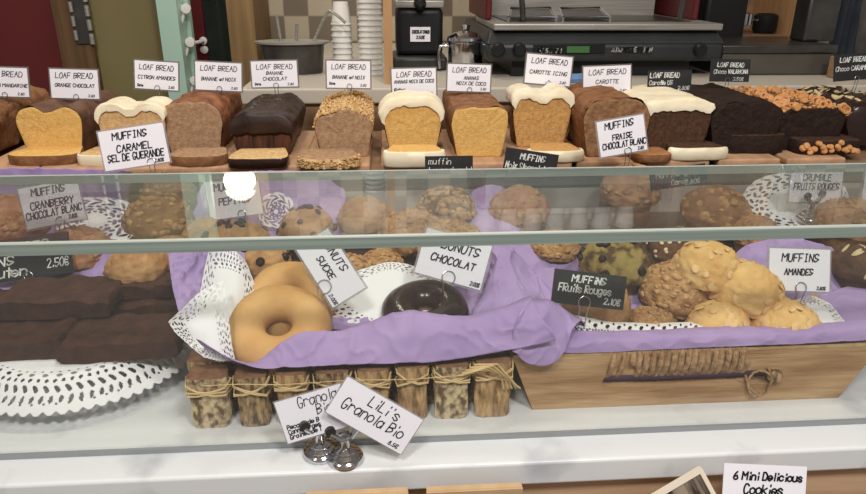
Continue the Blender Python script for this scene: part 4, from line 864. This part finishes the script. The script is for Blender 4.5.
# log basket
lb = thing('log_basket', 'rustic basket of short upright logs tied with raffia', 'basket', (-.04, .555, .0005))
MB().box((-.145, .03, 0), (.145, .16, .008)).build('base_board', bark2, lb)
def log(x, y, wd, h, m, seed, parent, ang=0, tie=True, dep=.026):
    k = 20; rows = 12; vs = []; fs = []
    for j in range(rows + 1):
        z = h * j / rows
        for i in range(k):
            a = 2 * math.pi * i / k; c, s = math.cos(a), math.sin(a)
            xx = wd / 2 * math.copysign(abs(c) ** .42, c); yy = dep / 2 * math.copysign(abs(s) ** .42, s)
            q = 1 + .10 * nz(c * 1.2, s * 1.2, z * 14, 2, seed) + .07 * nz(c * 3, s * 3, z * 60, 1.4, seed + 1)
            if j == 0: q *= .93
            vs.append((xx * q, yy * q, z))
    for j in range(rows):
        for i in range(k): fs.append((j * k + i, j * k + (i + 1) % k, (j + 1) * k + (i + 1) % k, (j + 1) * k + i))
    fs.append(tuple(range(k))[::-1])
    o = MB().add(vs, fs).build('log', m, parent, smooth=50, loc=(x, y, 0)); o.rotation_euler = (0, 0, R(ang))
    top = [(v[0] * .97, v[1] * .97, h + .0005 + .0012 * nz(v[0], v[1], 0, 120, seed)) for v in vs[-k:]]
    vs2 = vs[-k:] + top + [(v[0] * .5, v[1] * .5, h + .001) for v in top] ; f2 = []
    for r_ in range(2):
        for i in range(k): f2.append((r_ * k + i, r_ * k + (i + 1) % k, (r_ + 1) * k + (i + 1) % k, (r_ + 1) * k + i))
    f2.append(tuple(2 * k + i for i in range(k))); MB().add(vs2, f2).build('sawn_end', logtop, o, smooth=50)
    if tie:
        mb = MB(); z0 = h - .011; yf = -dep * .56
        for q in range(4):
            d1, d2 = (random.uniform(.003, .008) * (1 if q % 2 else -1), random.uniform(-.002, .002)); b_ = random.uniform(.002, .006)
            mb.tube([(-wd * .58, 0, z0 - d1 + d2), (-wd * .5, yf, z0 - d1 * .8 + d2), (-wd * .2, yf - .0015, z0 - d1 * .3 - b_ * .6), (wd * .2, yf - .0015, z0 + d1 * .3 - b_ * .6), (wd * .5, yf, z0 + d1 * .8 + d2), (wd * .58, 0, z0 + d1 + d2), (0, -yf, z0)], .0009, 5, closed=True)
        mb.build('raffia_tie', raffia, o)
    return o
tops = []
for i, (pa, pb, pt, m, tie) in enumerate(((187, 230, 372, bark, 1), (234, 270, 371, bark2, 1), (275, 309, 368, bark3, 1), (314, 352, 366, bark2, 1), (356, 391, 364, bark3, 1), (396, 429, 361, bark3, 1), (433, 470, 360, bark, 1), (473, 512, 356, bark3, 1))):
    pm = (pa + pb) / 2; yb = 425 - (pm - 190) * .03; C = PZ(pm, yb, 0); h = PY(pm, pt, C.y + .013).z
    y_ = .570; C = PY(pm, 0, y_); xa, xb = PY(pa, 400, .560).x, PY(pb, 400, .560).x
    log((xa + xb) / 2 + .04, y_ - .555, (xb - xa) * .90, PY(pm, pt + 3, .566).z, m, i * 3 + 1, lb, tie=tie)
xl_ = PY(187, 400, .57).x + .04
for i, yy in enumerate((.045, .078, .111)): log(xl_ + .012, yy, .032, .058, (bark2, bark3, bark)[i], 40 + i, lb, 90, tie=False)
for i, yy in enumerate((.045, .078, .111)): log(.152, yy, .032, .058, (bark3, bark2, bark)[i], 50 + i, lb, 90, tie=False)
for i in range(8): log(-.13 + i * .037, .150, .034, .056, (bark, bark2, bark3)[i % 3], 60 + i, lb, 0, tie=False)
mb = MB().tube([(-.135, .0, .050), (-.1, -.004, .053), (-.06, -.003, .05), (0, -.004, .053), (.06, -.003, .051), (.11, -.004, .054), (.14, .0, .056)], .0004, 6)
for q in range(5):
    x0 = .105 + q * .004; mb.tube([(x0, -.002, .052 + .003 * q), (x0 + .02, -.008 - .001 * q, .062 + .002 * q), (x0 + .04, -.006, .058 - .004 * q), (x0 + .045, -.002, .036)], .001, 6)
mb.build('raffia_string', raffia, lb)
# lilac tissue and doilies in the basket
sheet('tissue_paper', 'lilac tissue hanging over the front rim of the log basket', PV([[(196, 340, .556), (250, 366, .556), (300, 367, .556), (360, 364, .556), (430, 362, .556), (512, 350, .558), (556, 340, .556)], [(206, 348, .572), (250, 363, .568), (296, 352, .568), (345, 342, .572), (410, 330, .572), (480, 326, .572), (540, 314, .570)],
    [(224, 356, .585), (250, 364, .58), (297, 334, .582), (345, 330, .59), (405, 311, .595), (470, 316, .595), (530, 296, .59)], [(230, 362, .60), (250, 366, .60), (297, 352, .60), (345, 345, .62), (405, 330, .63), (470, 330, .63), (530, 312, .62)]]), nu=150, nv=40, seed=11, amp=.004)
sheet('tissue_paper', 'lilac tissue standing up behind the lace at the left of the donuts', PV([[(168, 252, .725), (190, 246, .73), (215, 247, .73), (245, 252, .73)], [(172, 285, .68), (192, 284, .69), (215, 285, .70), (245, 290, .70)], [(180, 318, .63), (196, 322, .63), (215, 326, .64), (240, 330, .65)]]), seed=12, amp=.006, freq=40)
sheet('tissue_paper', 'pointed lilac tissue corner right of the chocolate donut', PV([[(480, 300, .66), (496, 262, .70), (505, 246, .72), (516, 252, .72), (530, 268, .70), (548, 284, .67)], [(470, 318, .63), (494, 296, .65), (512, 286, .66), (530, 292, .655), (545, 300, .65), (560, 306, .64)], [(470, 335, .605), (494, 330, .605), (512, 328, .605), (530, 326, .60), (545, 322, .60), (560, 322, .60)]]), seed=13, amp=.004)
sheet('tissue_paper', 'lilac tissue lining the back of the donut basket', PV([[(330, 276, .725), (370, 272, .725), (430, 268, .725), (490, 262, .725)], [(330, 300, .69), (370, 300, .69), (430, 300, .69), (490, 296, .69)], [(330, 330, .635), (370, 330, .635), (430, 328, .635), (490, 325, .635)]]), seed=14, amp=.005)
c1 = PV([[(208, 250, .715), (222, 246, .705), (236, 252, .70), (246, 262, .705)], [(202, 282, .68), (220, 280, .67), (238, 285, .665), (256, 292, .675)], [(196, 318, .64), (212, 322, .63), (232, 322, .635), (250, 326, .645)], [(204, 356, .60), (216, 362, .592), (232, 362, .595), (250, 362, .60)]])
doily('paper_doily', 'upright white lace doily at the left of the sugar donuts', lambda a, b: surf(c1, .5 + a * .5, .5 + b * .5), N=36, nr=90, nt=480, amp=.003, square=.9)
c2 = PV([[(168, 322, .60), (184, 306, .61), (204, 290, .62), (224, 280, .635)], [(176, 333, .59), (192, 326, .585), (210, 318, .59), (228, 310, .60)], [(188, 345, .575), (202, 346, .572), (216, 346, .572), (232, 345, .58)], [(204, 358, .562), (214, 360, .562), (224, 361, .566), (236, 362, .575)]])
doily('paper_doily', 'pointed lace doily flap hanging over the left end of the log basket', lambda a, b: surf(c2, .5 + a * .5, .5 + b * .5), N=30, nr=90, nt=480, amp=.002, square=.95)
ctrl_doily('paper_doily', 'white lace doily sloping behind the chocolate donut', [[(300, 286, .712), (370, 266, .718), (400, 262, .718), (452, 272, .715)], [(310, 305, .68), (370, 292, .685), (410, 290, .685), (458, 296, .68)], [(320, 345, .62), (370, 338, .63), (410, 335, .63), (460, 330, .63)]], N=50, nr=100, nt=560)
def donut(px, py, y, wpx, rx, rz, label, m, seed, rr=.40, flat=1.0, name='donut'):
    C = PY(px, py, y); r = wpx / 2 * depth(C) / F; b = r * rr; a = r - b
    vs = []; fs = []; n1, n2 = 48, 20
    for i in range(n1):
        A = 2 * math.pi * i / n1
        for j in range(n2):
            B = 2 * math.pi * j / n2; x = (a + b * math.cos(B)) * math.cos(A); yv = (a + b * math.cos(B)) * math.sin(A); z = b * math.sin(B) * flat
            q = 1 + .05 * nz(x, yv, z, 22, seed); vs.append((x * q, yv * q, z * q))
    for i in range(n1):
        for j in range(n2): fs.append((i * n2 + j, ((i + 1) % n1) * n2 + j, ((i + 1) % n1) * n2 + (j + 1) % n2, i * n2 + (j + 1) % n2))
    o = MB().add(vs, fs).build(name, m, None, smooth=80, loc=C); o.rotation_euler = (R(rx), 0, R(rz)); return tag(o, label, 'donut', 'donuts in the log basket')
donut(290, 303, .675, 92, 38, -8, 'sugar donut at the back leaning behind the front one', donut_m, 3, rr=.37)
donut(279, 329, .622, 103, 26, 4, 'golden sugar donut in front with its hole in view', donut_m, 5, rr=.375)
t = thing('donut', 'dark glazed chocolate donut lying right of the sugar donut card', 'donut', (0, 0, 0), group='donuts in the log basket'); k_ = PY(425, 313, .652); t.location = k_
o = donut(425, 313, .652, 88, 12, 0, '', choc_glaze, 7, rr=.42, flat=.85, name='glaze'); [o.pop(q_, None) for q_ in ('label', 'category', 'group')]; o.parent = t; o.location = (0, 0, .0015)
o = donut(425, 313, .652, 84, 12, 0, '', mat('brown_donut_dough', (150, 98, 58), (120, 76, 44), rough=.7, scale=30), 7, rr=.42, flat=.8, name='dough'); [o.pop(q_, None) for q_ in ('label', 'category', 'group')]; o.parent = t; o.location = (0, 0, -.007)
card(330.5, 268, .645, 70, 38, 59, [('DONUTS', .36, .32, .2, .52), ('SUCRE', .46, .68, .17, .36)], 'white sugar donut card standing on its corner beside the donuts', lean=24, ring=True, cx=.18, stem=.012, price=('2,00\u20ac', .9, .92, .09, .16), ringr=.007)
card(453.5, 259, .665, 68, 46, 17, [('DONUTS', .56, .33, .18, .56), ('CHOCOLAT', .50, .64, .15, .66)], 'white chocolate donut card tilted above the dark donut', lean=24, cx=-.0, stem=.03, price=('2,00\u20ac', .9, .95, .08, .14), ringr=.007)

# wooden tray with rope handle
yt = .568
tr = thing('wooden_tray', 'worn wooden tray with a rope wrapped slot handle', 'tray', (.30, yt, .0005))
def fx(px, py): q = PY(px, py, yt); return q.x - .30, q.z - .0005
tl, bl = fx(513, 356), fx(533, 409); ht = tl[1]; xr2 = .30
br_ = (PY(838, 398, yt).x - .30, 0); rr_ = (PY(884, 340, yt).x - .30, ht)
cu = bpy.data.curves.new('tray_front', 'CURVE'); cu.dimensions = '2D'; cu.fill_mode = 'BOTH'; cu.extrude = .006; cu.bevel_depth = .0008
def poly(pts):
    s = cu.splines.new('POLY'); s.points.add(len(pts) - 1); s.use_cyclic_u = True
    for q, p in zip(s.points, pts): q.co = (p[0], p[1], 0, 1)
poly([(tl[0], ht), (bl[0], 0.0), (br_[0], 0.0), (rr_[0], ht)])
s0, s1 = fx(610, 382)[0], fx(775, 372)[0]; sz = ht * .46; rs_ = .0085
poly([(s0 + rs_ * math.cos(a), sz + rs_ * math.sin(a)) for a in np.linspace(math.pi / 2, 3 * math.pi / 2, 10)] + [(s1 + rs_ * math.cos(a), sz + rs_ * math.sin(a)) for a in np.linspace(-math.pi / 2, math.pi / 2, 10)])
co = bpy.data.objects.new('tmp', cu); COL.objects.link(co); bpy.context.view_layer.update(); me = bpy.data.meshes.new_from_object(co.evaluated_get(bpy.context.evaluated_depsgraph_get())); bpy.data.objects.remove(co)
def tray_wall(name, loc, rot=(R(90), 0, 0)):
    o = bpy.data.objects.new(name, me); COL.objects.link(o); o.parent = tr; o.location = loc; o.rotation_euler = rot; return o
me.materials.clear(); me.materials.append(crate_wood)
tray_wall('front_board', (0, .0065, 0)); tray_wall('back_board', (0, .150, 0))
MB().box((bl[0] - .002, .012, 0), (br_[0] + .002, .145, .006)).build('base_board', crate_wood, tr, smooth=0)
for (a, b) in ((tl, bl), (rr_, br_)):
    s = .006 if a is tl else -.006; MB().add([(b[0], .012, 0), (b[0] + s, .012, 0), (a[0] + s, .012, ht), (a[0], .012, ht), (b[0], .144, 0), (b[0] + s, .144, 0), (a[0] + s, .144, ht), (a[0], .144, ht)],
        [(0, 1, 2, 3), (7, 6, 5, 4), (0, 4, 5, 1), (2, 6, 7, 3), (1, 5, 6, 2), (0, 3, 7, 4)]).build('end_board', crate_pale, tr, smooth=0)
MB().box((tl[0] + .001, -.0008, ht - .002), (rr_[0] - .001, .004, ht + .0012)).build('chipped_rim', crate_pale, tr, smooth=0)
pts = []; xa, xb = fx(632, 360)[0], fx(748, 352)[0]; turns = 17
for i in range(turns * 12 + 1):
    a = 2 * math.pi * i / 12; x = xa + (xb - xa) * i / (turns * 12); zc = (ht + sz + rs_) / 2; hh = (ht - sz - rs_) / 2 + .003
    pts.append((x + .0022 * nz(i // 6, 0, 0, .7), .0065 - .0095 * math.cos(a) if math.cos(a) > 0 else .0065 - .0095 * math.cos(a), zc + hh * math.sin(a)))
mb = MB().tube(pts, [.0033 + .0009 * nz(i, 0, 0, .9) for i in range(len(pts))], 8)
for x in (fx(612, 360)[0], fx(622, 360)[0]): mb.tube([(x + .003 * math.sin(a), .0065 - .0095 * math.cos(a), zc + hh * math.sin(a)) for a in [i * .5236 for i in range(12)]], .0028, 7, closed=True)
mb.build('rope_winding', rope_m, tr)
kx = fx(762, 380)[0]
sheet('tissue_paper', 'lilac tissue lining the inside of the tray front, seen through the handle slot', [[Vector((.17, .5835, .010)), Vector((.3, .5835, .010)), Vector((.45, .5835, .010))], [Vector((.17, .584, .035)), Vector((.3, .584, .036)), Vector((.45, .584, .034))], [Vector((.17, .590, .054)), Vector((.3, .590, .054)), Vector((.45, .590, .052))]], seed=27, amp=.0015)
mb = MB().tube([(kx - .004 + .012 * math.cos(a), -.003 - .002 * math.sin(2 * a), sz - .006 + .015 * math.sin(a)) for a in [i * .4488 for i in range(14)]], .0013, 7, closed=True)
mb.tube([(kx + .002, -.002, sz + .012), (kx + .008, -.005, sz), (kx + .004, -.004, sz - .018)], .0013, 7); mb.tube([(kx - .02, -.002, sz + .004), (kx - .016, -.004, sz - .008), (kx - .004, -.004, sz - .02)], .0012, 7)
mb.build('knotted_end', rope_m, tr)
kn = MB().lathe([(0, -.006), (.007, -.004), (.008, 0), (.007, .004), (0, .006)], 14, Matrix.Translation((kx + .012, .0, sz + .001))).build('dark_knot', bark2, tr)
sheet('tissue_paper', 'lilac tissue folded over the front rim of the wooden tray', PV([[(520, 352, .566), (580, 353, .566), (650, 350, .566), (720, 347, .566), (800, 344, .566), (900, 338, .566)], [(520, 338, .572), (580, 340, .572), (650, 337, .572), (720, 334, .572), (800, 332, .572), (900, 324, .572)], [(530, 318, .60), (580, 330, .594), (650, 330, .594), (720, 327, .594), (800, 326, .594), (900, 314, .594)], [(540, 330, .63), (580, 338, .62), (650, 336, .62), (720, 336, .62), (800, 334, .62), (900, 324, .62)]]), nu=150, nv=40, seed=21, amp=.003)
sheet('tissue_paper', 'lilac tissue bulging over the left front corner of the wooden tray', PV([[(512, 352, .560), (530, 364, .558), (552, 364, .558), (566, 350, .560)], [(514, 325, .566), (535, 338, .566), (556, 336, .566), (572, 330, .566)], [(528, 300, .585), (544, 302, .585), (556, 304, .585), (580, 322, .588)], [(530, 300, .63), (546, 305, .63), (560, 312, .63), (590, 328, .62)]]), seed=22, amp=.004)
sheet('tissue_paper', 'lilac tissue rising behind the almond muffin card', PV([[(722, 272, .73), (745, 246, .735), (790, 238, .735), (826, 246, .735), (850, 268, .73), (890, 300, .72)], [(740, 300, .69), (765, 290, .69), (795, 288, .69), (826, 290, .69), (856, 300, .685), (890, 312, .68)], [(750, 332, .64), (775, 330, .64), (800, 328, .64), (826, 326, .64), (856, 322, .63), (890, 318, .62)]]), seed=23, amp=.005)
sheet('tissue_paper', 'lilac tissue behind the berry muffin card in the tray', PV([[(510, 275, .72), (550, 268, .725), (600, 280, .725), (650, 268, .725)], [(510, 300, .68), (550, 295, .69), (600, 300, .69), (650, 295, .69)], [(520, 325, .64), (550, 322, .645), (600, 325, .645), (650, 322, .645)]]), seed=24, amp=.005)
c3 = PV([[(556, 312, .622), (620, 322, .620), (690, 322, .618), (745, 318, .618)], [(553, 320, .604), (620, 327, .603), (690, 327, .601), (745, 323, .601)], [(556, 327, .588), (620, 334, .587), (690, 334, .586), (748, 331, .586)]])
def lace_strip(name, label, c, n, nu=420, nv=30):
    vs = [surf(c, i / nu, j / nv) for j in range(nv + 1) for i in range(nu + 1)]; base = vs[0].copy(); fs = []; W_ = nu + 1
    for j in range(nv):
        for i in range(nu):
            u, v = (i + .5) / nu * n, (j + .5) / nv; a_ = u % 1 - .5; b_ = (u * .5 + .25) % 1 - .5
            if v > .88 + .12 * math.cos(2 * math.pi * a_): continue
            if (a_ / .20) ** 2 + ((v - .80) / .07) ** 2 < 1 or ((b_ + (v - .5) * .3) / .17) ** 2 + ((v - .52) / .17) ** 2 < 1 or (((b_ + 1) % 1 - .5) / .10) ** 2 + ((v - .30) / .12) ** 2 < 1: continue
            fs.append((j * W_ + i, j * W_ + i + 1, (j + 1) * W_ + i + 1, (j + 1) * W_ + i))
    return tag(MB().add([p - base for p in vs], fs).build(name, doily_m, None, smooth=60, solid=.0004, loc=base), label, 'doily')
lace_strip('paper_doily', 'white lace doily edge along the front of the muffins in the tray', c3, 38)
sheet('tissue_paper', 'lilac tissue covering the right end of the wooden tray', PV([[(806, 340, .596), (846, 334, .594), (905, 326, .594)], [(806, 322, .634), (850, 308, .640), (900, 302, .64)], [(806, 302, .685), (850, 286, .69), (895, 284, .70)]]), seed=25, amp=.003)
c4 = PV([[(796, 300, .664), (812, 296, .664), (830, 304, .656)], [(796, 318, .624), (818, 316, .624), (844, 320, .616)], [(796, 331, .594), (822, 331, .592), (854, 327, .590)]])
doily('paper_doily', 'white lace doily corner right of the almond muffins', lambda a, b: surf(c4, .5 + a * .5, .5 + b * .5), N=28, nr=90, nt=440, amp=.001, square=.9)
g3 = 'muffins in the wooden tray'
for a in ((598, 300, 72, .030, 'tan', 'round muffin behind the black berry muffin card'), (534, 298, 46, .034, 'streusel', 'pale crumbed muffin at the left end of the tray'), (605, 318, 54, .022, 'almond', 'muffin below the black berry muffin card'), (648, 322, 54, .020, 'streusel', 'low crumb muffin at the front between the card and the almond muffins'),
          (672, 281, 70, .036, 'streusel', 'tall brown muffin with a rough crumble top at the centre of the tray'), (706, 259, 66, .070, 'almond', 'golden muffin at the back of the almond muffin heap'), (739, 282, 74, .046, 'almond', 'large golden almond muffin in front of the back one'),
          (720, 322, 64, .026, 'almond', 'almond flaked muffin at the front just left of centre of the heap'), (787, 321, 68, .026, 'almond', 'almond flaked muffin at the front below the almond card')):
    muffin(a[0], a[1], a[2], a[3], a[5], a[4], group=g3, tilt=(random.uniform(2, 10), random.uniform(-8, 8)), squash=1.12)
card(589, 289.5, .60, 74, 34, 8, [('MUFFiNS', .48, .32, .20, .46), ('FRuits Rouges', .44, .62, .22, .72)], 'black chalk card reading muffins fruits rouges', True, lean=22, border=0, price=('2,10\u20ac', .83, .88, .18, .22), cx=-.05, stem=.022, thick=.038, ringr=.006)
card(799.5, 270, .645, 63, 42, 3, [('MUFFINS', .5, .30, .18, .6), ('AMANDES', .48, .62, .14, .46)], 'white card reading muffins amandes', lean=22, price=('2,80\u20ac', .86, .96, .07, .14), cx=.02, stem=.025, ringr=.006)

# ================================================================== FRONT LEDGE
p1, p2 = PZ(321, 454, .0), PZ(346, 460, .0)
holder((p1.x, p1.y, .0006), 'chrome card holder at left carrying the longer granola card', 1.15); holder((p2.x, p2.y, .0006), 'chrome card holder at right carrying the granola name card', 1.15)
card(314, 414, .510, 68, 45, -15, [('Granola C', .68, .26, .24, .72), ('Bio', .66, .52, .22, .22), ('Pecans de B', .30, .68, .10, .48), ('Canneberges', .30, .80, .10, .48), ('Graines de T', .30, .92, .10, .48)], 'white granola card with an ingredient list leaning left', lean=12, ring=False, border=.0012, thick=.02)
card(374.5, 416, .500, 88, 42, 33, [("LiLi's", .55, .34, .26, .38), ('Granola Bio', .5, .70, .28, .78)], 'white granola name card tilted steeply to the right', lean=14, ring=False, border=.0012, price=('8,5\u20ac', .86, .93, .1, .12), thick=.028)
# shelf below the ledge
def kraft(px0, px1, py, label):
    y = .478; a, b = PY(px0, py, y), PY(px1, py, y); t = thing('kraft_bag', label, 'bag', ((a.x + b.x) / 2, y, -.2095), group='kraft bags under the ledge'); h = a.z + .2095; w2 = (b.x - a.x) / 2
    MB().add([(-w2 * .96, -.035, 0), (w2 * .96, -.035, 0), (w2 * .96, .008, 0), (-w2 * .96, .008, 0), (-w2, -.006, h), (w2, -.006, h), (w2, .0, h), (-w2, .0, h)], [(3, 2, 1, 0), (4, 5, 6, 7), (0, 1, 5, 4), (1, 2, 6, 5), (2, 3, 7, 6), (3, 0, 4, 7)]).build('bag', kraft_m, t, smooth=0, bevel=.001)
    MB().box((-w2 * 1.0, -.008, h - .018), (w2 * 1.0, -.006, h - .001)).build('folded_top', kraft_m, t, smooth=0)
kraft_m = mat('kraft_paper', (194, 166, 130), (180, 150, 114), rough=.8, scale=30, bump=.15)
kraft(306, 408, 491, 'kraft paper bag top at the bottom edge, left one of two'); kraft(426, 521, 486, 'kraft paper bag top at the bottom edge, right one of two')
card(764, 494, .462, 86, 58, 5, [('6 Mini Delicious', .53, .26, .13, .82), ('Cookies', .48, .50, .16, .46)], 'white card for mini cookies below the right of the ledge', lean=22, ring=False, border=0, thick=.03, name='price_card')
C = PY(677, 520, .455); rot = Matrix.Rotation(R(-24), 3, 'X') @ Matrix.Rotation(R(-27), 3, 'Y'); t = thing('photo_frame', 'cream framed photograph leaning below the ledge left of the cookie card', 'picture frame', C, rot.to_euler())
fw, fh, fb = .042, .03, .004
for lo, hi in (((-fw, -.002, fh - fb), (fw, .004, fh)), ((-fw, -.002, -fh), (fw, .004, -fh + fb)), ((-fw, -.002, -fh + fb), (-fw + fb, .004, fh - fb)), ((fw - fb, -.002, -fh + fb), (fw, .004, fh - fb))): MB().box(lo, hi).build('frame_bar', mat('cream_frame', (220, 208, 190), rough=.5), t, smooth=0)
MB().box((-fw + fb, .001, -fh + fb), (fw - fb, .003, fh - fb)).build('picture', mat('dark_photograph', (58, 46, 40), (150, 134, 118), rough=.4, scale=30, stretch=(3, 1, .4), sharp=(.45, .6)), t, smooth=0)
bpy.context.view_layer.update()
